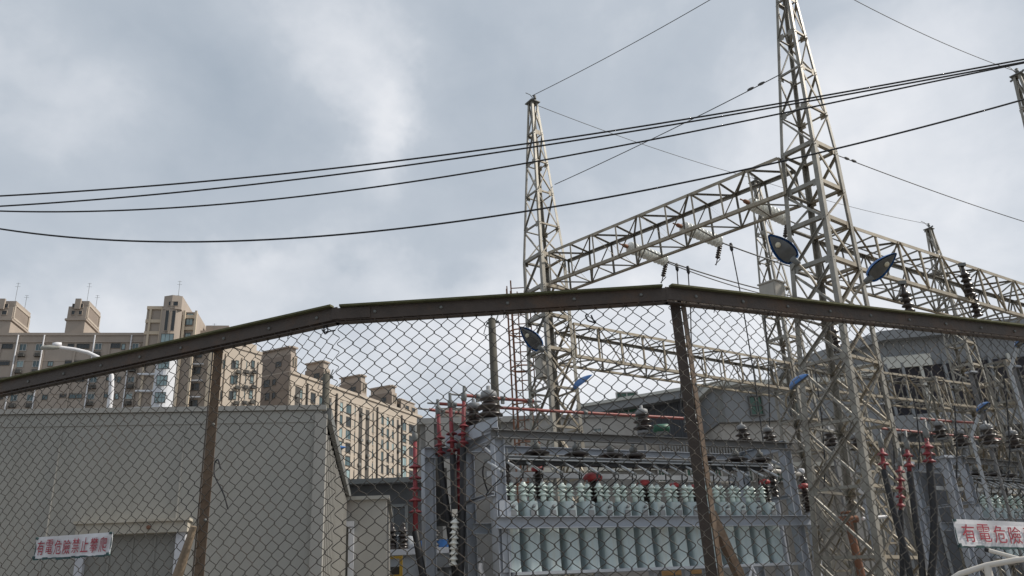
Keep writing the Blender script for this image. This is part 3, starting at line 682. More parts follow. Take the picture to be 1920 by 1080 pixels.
# ------------------------------------------------------------------ capacitor racks
ORD = ['first', 'second', 'third', 'fourth', 'fifth', 'sixth', 'seventh', 'eighth', 'ninth', 'tenth', 'eleventh', 'twelfth', 'thirteenth', 'fourteenth', 'fifteenth', 'sixteenth', 'seventeenth']
def cbeam(mb, p, q, h, fl, t=.012):
    """steel channel: web with two flanges towards -y"""
    p, q = Vector(p), Vector(q); d = (q-p).normalized(); s = Vector((d.y, -d.x, 0))
    mb.bar(p, q, t, h); mb.bar(p+s*(fl/2+t/2)+Vector((0, 0, h/2-t/2)), q+s*(fl/2+t/2)+Vector((0, 0, h/2-t/2)), fl, t); mb.bar(p+s*(fl/2+t/2)-Vector((0, 0, h/2-t/2)), q+s*(fl/2+t/2)-Vector((0, 0, h/2-t/2)), fl, t)
    return mb
def column(p, h0, h1, w=.20):
    mb = MB(); x, y = p; t = .014
    mb.box((x, y, (h0+h1)/2), (w, t, h1-h0)); mb.box((x-w/2+t/2-.001, y, (h0+h1)/2), (t, w*.9, h1-h0-.01)); mb.box((x+w/2-t/2+.001, y, (h0+h1)/2), (t, w*.9, h1-h0-.01))
    return mb
def rounded_can(w, d, h, r, z0):
    pts = []
    for cx, cy, a0 in ((w-r, d-r, 0), (r, d-r, 90), (r, r, 180), (w-r, r, 270)):
        for k in range(5): a = R_(a0+k*22.5); pts.append((cx+r*math.cos(a), cy+r*math.sin(a)))
    mb = MB(); mb.prism(pts, z0, z0+h-.012); k = len(pts)
    c = (w/2, d/2); ins = [(c[0]+(x-c[0])*.94, c[1]+(y-c[1])*.94) for x, y in pts]
    mb.prism(ins, z0+h-.012, z0+h); mb.prism([(c[0]+(x-c[0])*1.02, c[1]+(y-c[1])*1.02) for x, y in pts], z0-.03, z0)
    return mb
CAN_Z, CAN_H = 3.08, 1.17
def make_can(label, w, group):
    t = thing('capacitor', label, 'capacitor', (0, 0, 0), 0, group); W = w*.70
    rounded_can(W, .50, CAN_H, .07, 0).build('can', CAPPAINT, t)
    pm = MB().lathe([(.052, 0), (.05, .10), (.035, .11)] + shed_prof(3, .045, .096, .075, .11) + [(.04, .345)], (0, 0, 0), (0, 0, 1), 12).mesh('bushing', PORCELAIN)
    tm = MB().lathe([(.034, 0), (.034, .03), (.012, .035), (.012, .08)], (0, 0, .34), (0, 0, 1), 8).mesh('terminal', GREYCAP)
    for x, y in ((W*.14, .12), (W*.86, .20)):
        b = link('bushing', pm, t); b.location = (x, y, CAN_H); c = link('terminal', tm, b)
    mb = MB().box((W*.55, -.012, CAN_H*.82), (W*.42, .02, .10)); mb.build('nameplate', GREYCAP, t)
    mb = MB().lathe([(.018, 0), (.018, .05), (.03, .05), (.03, .08)], (W*.5, -.004, CAN_H*.90), (0, -1, .3), 8); mb.build('lifting_lug', GREYCAP, t)
    return t
CAN0 = None; FUSE0 = None; BELL0 = None
def make_fuse(label, group):
    t = thing('fuse', label, 'fuse', (0, 0, 0), 0, group)
    MB().tube([(0, .06, .02), (.10, -.16, -.13), (.16, -.30, -.24)], .021, 8).build('fuse_tube', EQUIP, t)
    MB().lathe([(.03, 0), (.03, .05)], (0, .06, .02), (.4, -.8, -.5), 8).build('fuse_cap', TRIM, t)
    MB().lathe([(.028, 0), (.028, .05)], (.145, -.26, -.21), (.4, -.8, -.5), 8).build('fuse_cap', TRIM, t)
    def crv(p0, p1, p2, p3): return [((1-u)**3)*Vector(p0)+3*u*(1-u)**2*Vector(p1)+3*u*u*(1-u)*Vector(p2)+u**3*Vector(p3) for u in [i/10 for i in range(11)]]
    MB().tube(crv((.16, -.30, -.24), (.20, -.34, -.36), (.02, -.05, -.42), (-.02, .06, -.60)), .011, 6).build('lead_wire', BLACKRUB, t)
    MB().tube(crv((0, .06, .0), (-.10, .15, -.2), (.10, .30, -.36), (.12, .22, -.60)), .013, 6).build('lead_wire', BLACKRUB, t)
    return t
def make_bell(label, group):
    t = thing('bell_insulator', label, 'insulator', (0, 0, 0), 0, group)
    MB().lathe([(.05, 0), (.06, .02), (.06, .07), (.03, .09), (.025, .16)], (0, 0, 0), (0, 0, 1), 12).build('cap', TRIM, t)
    MB().lathe([(.06, 0), (.12, -.015), (.19, -.05), (.185, -.07), (.12, -.075), (.09, -.12), (.13, -.15), (.125, -.17), (.07, -.19), (.05, -.24)], (0, 0, 0), (0, 0, 1), 14).build('skirt', BROWNPORC, t)
    return t
def rack(origin, ang, L, ncan, s_first, spacing, bells, lab, glab):
    global CAN0, FUSE0, BELL0
    O = Vector((origin[0], origin[1], 0)); ca, sa = math.cos(ang), math.sin(ang)
    W = lambda s, t, z: Vector((O.x+s*ca-t*sa, O.y+s*sa+t*ca, z))
    r = thing('capacitor_rack', lab, 'steel rack', O, ang, 'capacitor racks')
    for s, t in ((.10, .10), (L-.08, .10), (.10, 1.5), (L-.08, 1.5)): column((s, t), .1, 5.34).build('column', GREYPAINT, r)
    for t in (.10, 1.5):
        cbeam(MB(), (-.05, t-.06, 5.42), (L+.12, t-.06, 5.42), .15, .09).build('top_beam', BEAMGREY if t < 1 else GREYPAINT, r)
    cbeam(MB(), (-.05, -.02, 3.86), (L+.25, -.02, 3.86), .20, .11).build('lower_beam', GREYPAINT, r)
    cbeam(MB(), (-.05, 1.0, 3.86), (L+.25, 1.0, 3.86), .20, .11).build('lower_beam', GREYPAINT, r)
    for s in (.10, L-.08):
        cbeam(MB(), (s-.02, 1.5, 5.44), (s-.02, -.02, 5.44), .20, .10).build('side_beam', GREYPAINT, r)
        cbeam(MB(), (s-.13, 1.62, 4.36), (s-.13, .02, 4.36), .07, .06).build('side_beam', GREYPAINT, r)
        mb = MB().bar((s, .16, 5.0), (s, .7, 5.3), .05).build('knee_brace', GREYPAINT, r)
    mb = MB(); mb.box((L/2, .20, CAN_Z-.06), (L-.5, .5, .05)); mb.box((.16, .25, 3.5), (.16, .42, .9)); mb.box((.16, .22, 4.10), (.22, .4, .3)); mb.build('can_shelf', GREYPAINT, r)
    cbeam(MB(), (.30, .16, 5.02), (L-.55, .16, 5.02), .07, .09).build('bus_bar', EQUIP, r)
    MB().box((L/2-.1, .20, 4.945), (L-1.0, .12, .07)).build('bus_bar_underside', BLACKRUB, r)
    MB().bar((.3, 1.1, 4.88), (L-.6, 1.1, 4.88), .06, .10).build('rear_bus_bar', EQUIP, r)
    for i in range(ncan):
        p = W(s_first+i*spacing, .08, CAN_Z); lb = f'{ORD[i]} grey capacitor can from the left on the {glab} rack'; gr = f'capacitor cans on the {glab} rack'
        if CAN0 is None: CAN0 = make_can(lb, spacing, gr); CAN0.location = p; CAN0.rotation_euler = (0, 0, ang)
        else: dup(CAN0, p, ang, lb, gr)
    for i in range(ncan+1):
        p = W(s_first-.30+i*spacing, .12, 4.95); lb = f'{ORD[i]} pale fuse tube with black leads from the left on the {glab} rack'; gr = f'fuse tubes over the {glab} rack'
        if FUSE0 is None: FUSE0 = make_fuse(lb, gr); FUSE0.location = p; FUSE0.rotation_euler = (0, 0, ang)
        else: dup(FUSE0, p, ang, lb, gr)
    for i, s in enumerate(bells):
        p = W(s, .30, 5.22); lb = f'{ORD[i]} black bell insulator from the left under the top beam of the {glab} rack'; gr = f'bell insulators of the {glab} rack'
        if BELL0 is None: BELL0 = make_bell(lb, gr); BELL0.location = p; BELL0.rotation_euler = (0, 0, ang); BELL0.scale = (1.3,)*3
        else: dup(BELL0, p, ang, lb, gr, 1.3)
    return W
RA = R_(26.5); R1 = (-.47, 14.4)
sa_, sb_ = on_plane(989, 1000, R1, RA)[0], on_plane(1484, 1040, R1, RA)[0]; sp = (sb_-sa_)/15
L1_ = on_plane(1492, 900, R1, RA)[0]
bl = [on_plane(x, 838, R1, RA)[0] for x in (1020, 1095, 1160, 1203, 1335, 1395, 1440)]
W1 = rack(R1, RA, L1_, 16, sa_-sp*.93, sp, bl, 'grey steel rack carrying the long row of capacitor cans in the middle', 'middle')
R2p = atZ(1806, 857, 5.5); W2_ = rack((R2p.x, R2p.y), R_(34), 6.6, 15, .75, .37, [1.0, 1.8, 2.6, 3.6], 'grey steel capacitor rack at the right edge, partly behind the warning plate', 'right-hand')

# red capped black insulators behind the middle rack
def make_redcap(label):
    t = thing('red_capped_insulator', label, 'insulator', (0, 0, 0), 0, 'red capped insulators behind the cans')
    MB().lathe([(.05, 0), (.15, .01), (.17, .07), (.12, .13), (.05, .15)], (0, 0, 0), (0, 0, 1), 14).build('red_cap', REDBRIGHT, t)
    MB().lathe(shed_prof(8, .07, .14, .085, -.70) + [(.06, 0)], (0, 0, 0), (0, 0, 1), 14).build('finned_body', BROWNPORC, t)
    MB().box((0, 0, -2.5), (.16, .16, 3.6)).build('stand', GREYPAINT, t)
    return t
RC0 = None
for px, py, D, lb in ((1008, 884, 15.6, 'red capped black insulator behind the cans, the leftmost one'), (1112, 903, 15.9, 'wide red capped insulator standing behind the middle cans'), (1208, 912, 16.4, 'red capped insulator tilted beside a small white tag'),
                  (1266, 915, 16.8, 'small red capped insulator just left of the right fence post'), (1303, 918, 17.2, 'red capped insulator mostly hidden behind the right fence post'), (1434, 908, 18.2, 'red capped insulator near the right end of the middle rack'), (1508, 916, 18.8, 'red capped brown insulator stack just past the right end of the middle rack')):
    p = atD(px, py, D)
    if RC0 is None: RC0 = make_redcap(lb); RC0.location = p; RC0.scale = (.75,)*3
    else:
        dup(RC0, p, random.uniform(0, 1), lb, scale=1.15 if px == 1112 else .72 if px > 1250 else .85)

# ------------------------------------------------------------------ red busbar pipes and the insulators that carry them
BZ = 6.75
def pipe(p, q, lb):
    a, b = atZ(*p, BZ), atZ(*q, BZ); d = (b-a).normalized(); t = thing('busbar', lb, 'busbar pipe', a, math.atan2(d.y, d.x), 'red busbar pipes'); L = (b-a).length
    MB().tube([(-.28, 0, 0), (0, 0, 0)], .022, 8).build('bare_end', GREYCAP, t)
    MB().tube([(L, 0, 0), (L+.2, 0, 0)], .026, 8).build('bare_end', GREYCAP, t)
    MB().tube([(0, 0, 0), (L*.4, 0, -.012), (L, 0, 0)], .036, 10).build('red_sleeve', REDPIPE, t)
    for s in (.35, L*.55, L-.1): MB().lathe([(.05, -.05), (.055, 0), (.05, .05)], (s, 0, 0), (1, 0, 0), 8).box((s, 0, -.07), (.07, .05, .10)).build('clamp', TRIM, t)
    return a, d, L
pipe((868, 741), (1000, 752), 'short red busbar pipe, highest of the three left of the right fence post')
pb = pipe((824, 757), (1290, 785), 'long red busbar pipe running level across to the right fence post')
pipe((805, 768), (882, 776), 'short red busbar pipe lowest at left over the grey frame')
pipe((1652, 803), (1930, 829), 'red busbar pipe crossing behind the legs of the biggest tower to the right edge')
pipe((1725, 785), (1832, 793), 'upper red busbar pipe at right below the far beam')
def make_post_ins(label):
    t = thing('post_insulator', label, 'insulator', (0, 0, 0), 0, 'dark post insulators with grey caps')
    MB().lathe([(.12, 0), (.16, .02), (.15, .12), (.10, .15), (.04, .16), (.04, .24)], (0, 0, .40), (0, 0, 1), 14).build('cap', GREYCAP, t)
    MB().lathe([(.09, 0), (.12, .03), (.26, .06), (.25, .09), (.14, .14), (.12, .19), (.23, .22), (.22, .25), (.13, .30), (.10, .36), (.18, .38), (.17, .41)], (0, 0, 0), (0, 0, 1), 16).build('skirt', BROWNPORC, t)
    MB().lathe([(.16, -.06), (.16, 0), (.06, .01)], (0, 0, 0), (0, 0, 1), 12).build('base', GREYCAP, t)
    return t
PI0 = None
for px, py, D, lb, sc in ((889, 800, 15.4, 'smaller dark post insulator, left of the pair on the raised frame corner', .85), (918, 786, 14.9, 'bigger dark post insulator with rounded cap on the raised frame corner', 1.0),
                  (1207, 808, 18.0, 'dark post insulator rising above the middle rack top beam, before the dark hall', .9), (1300, 812, 18.6, 'dark post insulator carrying the pipe end behind the right fence post', .8), (1858, 835, 22.0, 'dark post insulator over the right-hand rack', .9)):
    p = atD(px, py, D)
    if PI0 is None: PI0 = make_post_ins(lb); PI0.location = p; PI0.scale = (sc,)*3
    else:
        c = dup(PI0, p, 0, lb, scale=sc)
        if D > 15: MB().tube([(0, 0, -.05), (0, 0, -p.z/sc)], .04, 8).build('stand', BEAMGREY, c)
# raised corner frame at the left end of the middle rack, that carries two of them
t = thing('corner_frame', 'raised sloping grey steel corner frame at the left end of the middle rack', 'steel frame', W1(-.05, .1, 0), RA)
cbeam(MB(), (.15, -.05, 5.62), (-.25, 1.55, 5.60), .26, .12).build('raised_beam', GREYPAINT, t)
cbeam(MB(), (-.72, 1.5, 5.34), (-.02, 1.5, 5.34), .2, .1).build('tie_beam', GREYPAINT, t)
column((-.62, 1.55), .1, 5.45, .22).build('column', GREYPAINT, t); column((-.10, 1.45), .1, 5.22, .16).build('column', GREYPAINT, t)
MB().box((-.40, 1.70, 4.55), (.42, .05, 1.1)).build('dark_panel', DARKW, t)

# ------------------------------------------------------------------ red cable terminations with black cables
def termination(pxt, y_top, y_fin, y_end, D, cabl, lb, group, nf=3, r=1.0, name='cable_termination'):
    x_top, x_end = pxt
    top, fin, end = atD(x_top, y_top, D), atD((x_top+x_end)/2, y_fin, D), atD(x_end, y_end, D)
    t = thing(name, lb, 'cable end', end, 0, group); o = end; ax = (top-end); H = ax.length; ax.normalize(); hf = (fin-end).length
    MB().lathe([(.045*r, 0), (.036*r, H-hf*.0-.0-.12)], (0, 0, 0), ax, 10).build('red_sleeve', REDP, t)
    MB().lathe([(.04*r, 0), (.055*r, .02), (.055*r, .14), (.03*r, .17), (.03*r, .3)], ax*(H-.16), ax, 10).build('metal_cap', TRIM, t)
    pr = []
    pit = max(.11, hf/ max(nf, 1))
    fm = MB().lathe([(.05*r, .025), (.108*r, 0), (.112*r, .012), (.06*r, .045), (.05*r, .05)], (0, 0, 0), ax, 14).mesh('shed', REDP)
    for i in range(nf): s = link('shed', fm, t); s.location = ax*(hf-.05-i*min(pit, .2))
    mb = MB(); pts = [Vector((0, 0, 0))+ax*.02] + [atD(x, y, D-.05*(k+1)) - o for k, (x, y) in enumerate(cabl)]
    mb.tube(pts, .062*r, 9).build('black_cable', BLACKRUB, t); return t
GT = 'red cable terminations left of the middle rack'
termination((778, 779), 812, 872, 1000, 15.0, [(781, 1010), (786, 1040), (799, 1110), (805, 1250)], 'red cable termination with a tall finned stem, leftmost and lowest, before the beige flats', GT, 5, 1.05)
termination((821, 826), 762, 818, 860, 15.6, [(827, 880), (836, 940), (848, 1030), (856, 1100), (858, 1250)], 'red cable termination second from the left, left of the grey frame column', GT, 3)
termination((844, 849), 750, 810, 856, 15.4, [(850, 880), (852, 950), (854, 1030), (858, 1100), (860, 1250)], 'red cable termination third from the left, with its fins at mid height', GT, 3)
termination((870, 868), 737, 796, 842, 15.2, [(868, 870), (868, 950), (866, 1030), (862, 1100), (860, 1250)], 'tallest red cable termination, right in front of the raised frame corner', GT, 3)
termination((861, 858), 826, 864, 960, 15.5, [(858, 980), (860, 1030), (860, 1250)], 'stout red cable termination with many fins, lowest beside the grey column', GT, 6, 1.0)
GT2 = 'red cable terminations among the legs of the biggest tower'
termination((1651, 1658), 822, 848, 884, 14.4, [(1664, 910), (1682, 980), (1702, 1050), (1712, 1110), (1716, 1250)], 'red cable termination between the right legs of the biggest tower', GT2, 2, .8)
termination((1699, 1706), 824, 850, 888, 14.4, [(1709, 910), (1716, 970), (1727, 1040), (1732, 1110), (1734, 1250)], 'red cable termination just right of the biggest tower', GT2, 2, .8)
termination((1735, 1743), 803, 834, 872, 14.4, [(1746, 900), (1752, 960), (1751, 1030), (1744, 1110), (1742, 1250)], 'rightmost red cable termination beside the small grey columns', GT2, 3, .9)
termination((1687, 1689), 856, 880, 960, 15.0, [(1690, 980), (1692, 1040), (1694, 1250)], 'red finned termination set low behind the right leg of the biggest tower', GT2, 5, .7)
t = thing('ribbed_insulator', 'pale ribbed insulator string hanging between the black cables', 'insulator', atD(853, 968, 15.1)); mb = MB()
mb.lathe(shed_prof(9, .04, .085, .09, -.85) + [(.03, .0)], (0, 0, 0), (.06, 0, 1), 12).build('ribbed_body', WHITEPORC, t); MB().box((0, 0, .06), (.10, .10, .12)).build('clamp', PIPEC, t)
t = thing('hanging_insulator', 'black beaded insulator string hanging beside the left column of the middle rack', 'insulator', W1(.38, .3, 5.05)); 
MB().lathe(shed_prof(11, .025, .055, .085, -.95) + [(.02, .02)], (0, 0, 0), (0, 0, 1), 10).build('beaded_body', BROWNPORC, t)
MB().tube([(0, 0, .02), (0, 0, .18)], .012, 6).build('hook', GREYCAP, t)

# ------------------------------------------------------------------ small yard equipment seen low down
def eq_box(mb, x0, x1, y0, y1, D, dep):
    a, b, c = atD(x0, y0, D), atD(x1, y0, D), atD(x0, y1, D); d = (b-a); d.z = 0; L = d.length; d.normalize(); n = Vector((-d.y, d.x, 0))
    ctr = a + d*(L/2) + n*(dep/2); mb.box((ctr.x, ctr.y, (a.z+c.z)/2), (L, dep, a.z-c.z), math.atan2(d.y, d.x)); return mb
t = thing('power_transformer', 'pale grey transformer tank with three dark bushings low behind the red terminations', 'transformer'); mb = MB()
eq_box(mb, 728, 868, 1040, 1250, 19, 1.6); mb.build('tank', EQUIP, t); mb = MB(); eq_box(mb, 722, 874, 1031, 1042, 18.9, 1.8); mb.build('tank_lid', PIPEW, t)
mb = MB(); eq_box(mb, 788, 868, 1046, 1066, 18.75, .2); eq_box(mb, 800, 832, 1072, 1120, 18.7, .25); eq_box(mb, 842, 862, 1070, 1120, 18.7, .25); mb.build('radiator', GREYCAP, t)
mb = MB(); eq_box(mb, 788, 812, 1014, 1034, 19.3, .5); eq_box(mb, 815, 842, 1012, 1033, 19.4, .5); mb.build('conservator', BLUE, t)
for x in (735, 756, 814): 
    p = atD(x, 1032, 19.3); MB().lathe([(.11, 0), (.10, .1)] + shed_prof(4, .06, .12, .1, .1) + [(.05, .52), (.06, .56), (.02, .62)], p, (0, 0, 1), 12).build('bushing', BROWNPORC if x < 800 else BLACKRUB, t)
for x, y in ((745, 1020), (768, 1022)):
    p = atD(x, y+12, 19.5); MB().lathe([(.16, 0), (.18, .1), (.16, .28), (.05, .34)], p, (0, 0, 1), 12).build('vent_cap', EQUIP, t)
t = thing('access_ladder', 'yellow steel access ladder frame low beside the grey annexe', 'ladder'); P0 = atD(727, 1043, 17.5); dl = (atD(752, 1043, 17.5)-P0); dl.z = 0; mb = MB()
for o in (Vector((0, 0, 0)), dl): mb.bar(P0+o, P0+o-Vector((0, 0, 3.2)), .06)
mb.build('stile', YELLOW, t); 
for k in range(6): MB().bar(P0-Vector((0, 0, .03+k*.36)), P0+dl-Vector((0, 0, .03+k*.36)), .05).build('rung', YELLOW, t)
mb = MB().box(((P0+dl/2).x, (P0+dl/2).y+.25, P0.z-1.4), (dl.length*.8, .1, 2.4)); mb.build('dark_backing', DARKW, t)
t = thing('cable_box', 'small pale grey cable box with a white mark beside the left rack column', 'box'); mb = MB(); eq_box(mb, 890, 906, 1052, 1250, 16.3, .3); mb.build('body', EQUIP, t); mb = MB(); eq_box(mb, 888, 908, 1046, 1053, 16.25, .4); mb.build('lid', PIPEW, t)
tag(MB().tube([atD(902, 1056, 15), atD(901, 1066, 15), atD(907, 1085, 15), atD(908, 1250, 15)], .045, 8).build('white_conduit', PIPEW), 'short white conduit pipe rising at the foot of the left rack column', 'pipe')
tag(MB().tube([atD(1405, 1086, 17), atD(1411, 1062, 17), atD(1419, 1085, 17), atD(1421, 1250, 17)], .035, 8).build('white_conduit', PIPEW), 'thin white conduit pipe below the capacitor cans near the right fence post stay', 'pipe')
t = thing('supply_hut', 'low hut with an orange-brown roof just showing beneath the middle cans', 'hut'); mb = MB(); eq_box(mb, 1222, 1318, 1080, 1350, 22, 1.5); mb.build('wall', CONCL, t); mb = MB(); eq_box(mb, 1216, 1326, 1070, 1081, 21.9, 1.8); mb.build('roof', ORANGE, t)
p = atD(1618, 918, 17.8); t = thing('round_gauge', 'white round gauge on a pole between the legs of the biggest tower', 'gauge', p); fd = (CAM-p); fd.z = 0; fd.normalize()
MB().lathe([(.10, 0), (.10, .05), (.085, .06)], (0, 0, 0), fd, 18).build('dial', PIPEW, t); MB().lathe([(.03, .06), (.03, .07)], (0, 0, 0), fd, 10).build('hub', TRIM, t); MB().tube([-fd*.03+Vector((0, 0, .05)), -fd*.03-Vector((0, 0, 4))], .05, 8).build('pole', GREYPAINT, t)
t = thing('valve_pipe', 'rusty red standpipe with a valve low between the legs of the biggest tower', 'pipe', atD(1590, 974, 18.5))
MB().tube([(0, 0, 0), (.05, 0, -1.2), (.06, 0, -3.2)], .08, 10).build('standpipe', RUSTY, t); MB().tube([(-.2, 0, 0), (.2, 0, .0)], .07, 8).lathe([(.12, 0), (.12, .04)], (0, 0, .12), (0, 0, 1), 12).build('valve', RUSTY, t); MB().tube([(.3, 0, 0), (.95, .2, .03)], .035, 8).build('white_pipe', PIPEW, t)
t = thing('disconnector', 'white-armed disconnector switch behind the right end of the middle rack', 'switch', atD(1305, 900, 19.5)); e = atD(1376, 905, 20.2)-atD(1305, 900, 19.5)
MB().tube([(0, 0, 0), e*.5, e], .05, 8).build('blade', PIPEC, t)
for k in (0, 1): MB().lathe([(.05, 0), (.09, .04), (.08, .12), (.03, .14)], e*k, (0, 0, 1), 10).build('contact_cap', PIPEW, t); MB().lathe(shed_prof(5, .06, .12, .12, -.65)+[(.05, 0)], e*k, (0, 0, 1), 12).build('support_insulator', BROWNPORC, t); MB().tube([e*k-Vector((0, 0, .62)), e*k-Vector((0, 0, 4))], .08, 8).build('support', GREYPAINT, t)
t2 = dup(t, atD(1445, 882, 20.0), R_(8), 'white-armed disconnector switch crossing the right column of the middle rack')
for px, py, D, lb in ((1560, 838, 23, 'dark post insulator seen between the upper left legs of the biggest tower'), (1610, 846, 24, 'dark post insulator seen through the middle of the biggest tower'), (1765, 822, 25, 'dark post insulator under the pipes, left of the sign and above it'), (1805, 838, 25, 'dark post insulator above the left end of the right-hand rack'), (1905, 842, 24, 'dark post insulator nearest the right edge over the rack'), (1395, 830, 22, 'dark post insulator right of the fence post above the middle rack'), (1445, 834, 22.5, 'dark post insulator at the right end above the middle rack')):
    p = atD(px, py, D); c = dup(PI0, p, 0, lb, scale=.85); MB().tube([(0, 0, -.05), (0, 0, -p.z/.85)], .04, 8).build('stand', BEAMGREY, c)
GB = 'plain grey steel columns right of the biggest tower'
for px, y0, D, lb in ((1697, 872, 19, 'grey steel column just right of the biggest tower'), (1772, 860, 19.5, 'thin grey steel column left of the right-hand rack'), (1822, 700, 28, 'tall thin grey steel column before the hall, above the warning plate'), (1902, 690, 26, 'tall thin grey steel column nearest the right edge'), (1655, 760, 27, 'grey steel column seen through the right side of the biggest tower')):
    p = atD(px, y0, D); t = thing('steel_column', lb, 'column', (p.x, p.y, 0), .4, GB); column((0, 0), .1, p.z, .16).build('shaft', BEAMGREY if y0 < 800 else GREYPAINT, t); MB().box((0, 0, p.z+.03), (.3, .24, .05)).build('head_plate', GREYPAINT, t)

# ------------------------------------------------------------------ buildings
WM = {}
def window_mesh(w, h, glass, frame, nx, ny, deep=.14):
    key = (round(w, 2), round(h, 2), glass.name, frame.name, nx, ny)
    if key not in WM:
        fw = min(.07, w*.1); mb = MB()
        mb.box((0, -deep/2+.03, h/2-fw/2), (w, deep, fw)).box((0, -deep/2+.03, -h/2+fw/2), (w+.06, deep+.06, fw))
        for x in (-w/2+fw/2, w/2-fw/2): mb.box((x, -deep/2+.03, 0), (fw, deep, h-2*fw))
        for i in range(1, nx): mb.box((-w/2+w*i/nx, -.035, 0), (fw*.8, .05, h-2*fw))
        for i in range(1, ny): mb.box((0, -.030, -h/2+h*i/ny), (w-2*fw, .045, fw*.8))
        mb.slot(1).box((0, .0, 0), (w-fw, .03, h-fw)); WM[key] = mb.mesh('window', [frame, glass])
    return WM[key]
def window(parent, x, z, w, h, glass=WGLASS, frame=WFRAME, nx=2, ny=1, y=0.0):
    o = link('window', window_mesh(w, h, glass, frame, nx, ny), parent); o.location = (x, y-.02, z); return o
_ac = MB().box((0, 0, 0), (.85, .45, .6)).box((0, -.235, 0), (.5, .02, .5)).mesh('air_conditioner', [ACUNIT])
_rk = MB().box((0, -.02, -.35), (1.15, .6, .06)).box((0, -.31, -.05), (1.15, .03, .06)).box((0, -.31, .2), (1.15, .03, .04))
for i in range(6): _rk.box((-.55+i*.22, -.31, -.05), (.03, .03, .6))
_rk = _rk.mesh('grille_rack', [GRILLE])
def ac(parent, x, z, y=-.3, cage=True):
    o = link('air_conditioner', _ac, parent); o.location = (x, y, z)
    if cage: g_ = link('grille', _rk, parent); g_.location = (x, y, z)
class Face:
    """a wall plane given by its top-left corner in the picture; local x along the wall, y into the building"""
    def __init__(self, name, label, P, ang, cat='building', group=None):
        self.P = (P[0], P[1]); self.ang = ang; self.t = thing(name, label, cat, (P[0], P[1], 0), ang, group)
    def uv(self, px, py): return on_plane(px, py, self.P, self.ang)
    def loc(self, px, py, y=0):
        n = Vector((-math.sin(self.ang), math.cos(self.ang)))*y; s, z = on_plane(px, py, (self.P[0]+n.x, self.P[1]+n.y), self.ang); return s, z
    def rect(self, x0, x1, y0, y1, y=0):
        a, b, c = self.loc(x0, (y0+y1)/2, y), self.loc(x1, (y0+y1)/2, y), self.loc((x0+x1)/2, y0, y); d = self.loc((x0+x1)/2, y1, y)
        return (a[0]+b[0])/2, (c[1]+d[1])/2, b[0]-a[0], c[1]-d[1]
def box_part(t, name, m_, x0, x1, y0, y1, z0, z1):
    return MB().box(((x0+x1)/2, (y0+y1)/2, (z0+z1)/2), (x1-x0, y1-y0, z1-z0)).build(name, m_, t)
def antenna(t, x, y, z, h):
    mb = MB().tube([(x, y, z), (x, y, z+h*.85)], .035, 5)
    for k, w in ((.82, .7), (.7, .9)): mb.bar((x-w/2, y, z+h*k), (x+w/2, y, z+h*k), .03)
    mb.build('antenna', TRIM, t)
FL = 3.05
# --- long brown block, left
A1 = atZ(0, 625, CZ+50); B = Face('apartment_block', 'long brown apartment block with two roof turrets at the left edge, behind the lamp', A1, R_(10), group='apartment blocks behind the shed')
s0 = -22; s1, zr = B.uv(274, 624); zr = B.uv(140, 624.5)[1]
mb = MB(); mb.box(((s0+s1)/2, 7, zr/2), (s1-s0, 14, zr))
mb.box(((s0+s1)/2, -.06, zr-.25), (s1-s0+.1, .3, .5)); mb.box(((s0+s1)/2, -.10, zr-1.75), (s1-s0, .26, .16))
for k in range(1, 16): mb.box(((s0+s1)/2, -.03, zr-2.15-k*FL), (s1-s0, .09, .14))
for px in (2, 36, 83, 142, 175, 206, 245, 262): s, _ = B.uv(px, 650); mb.box((s, -.08, (zr-2)/2), (.30, .2, zr-2.2))
mb.build('wall', APTD, B.t)
for k in range(7):
    dz = -k*FL
    for x0, x1, y0, y1, gl, fr, nx, a_ in ((4, 24, 645, 654, WDARK, WFRAME, 3, 0), (36, 50, 645, 658, WGLASS, WFRAMEL, 2, 1), (67, 80, 645, 658, WGLASS, WFRAMEL, 2, 1), (95, 105, 647, 656, WGLASS, WFRAME, 2, 0),
                                            (127, 139, 645, 652, WDARK, WFRAME, 2, 0), (144, 168, 645, 654, WDARK, WFRAME, 4, 0), (178, 191, 644, 656, WGLASS, WFRAMEL, 2, 1), (208, 226, 644, 653, WDARK, WFRAME, 3, 0), (228, 235, 645, 656, WGLASS, WFRAME, 1, 0), (248, 260, 644, 656, WGLASS, WFRAMEL, 2, 1)):
        if k == 0 and x0 == 95: continue
        x, z, w, h = B.rect(x0, x1, y0, y1); gg = gl
        rr = random.random()
        if rr < .2: gg = WLIGHT if gl is WGLASS else WGLASS
        window(B.t, x, z+dz, w, h, gg, fr, nx)
        if a_:
            ac(B.t, x+.1, z-h/2-.75+dz)
for px in (33, 82, 177, 246):
    s, z = B.uv(px, 645); MB().tube([(s, -.3, 8), (s, -.3, z+1.6)], .13, 6).build('drain_pipe', PIPEW, B.t)
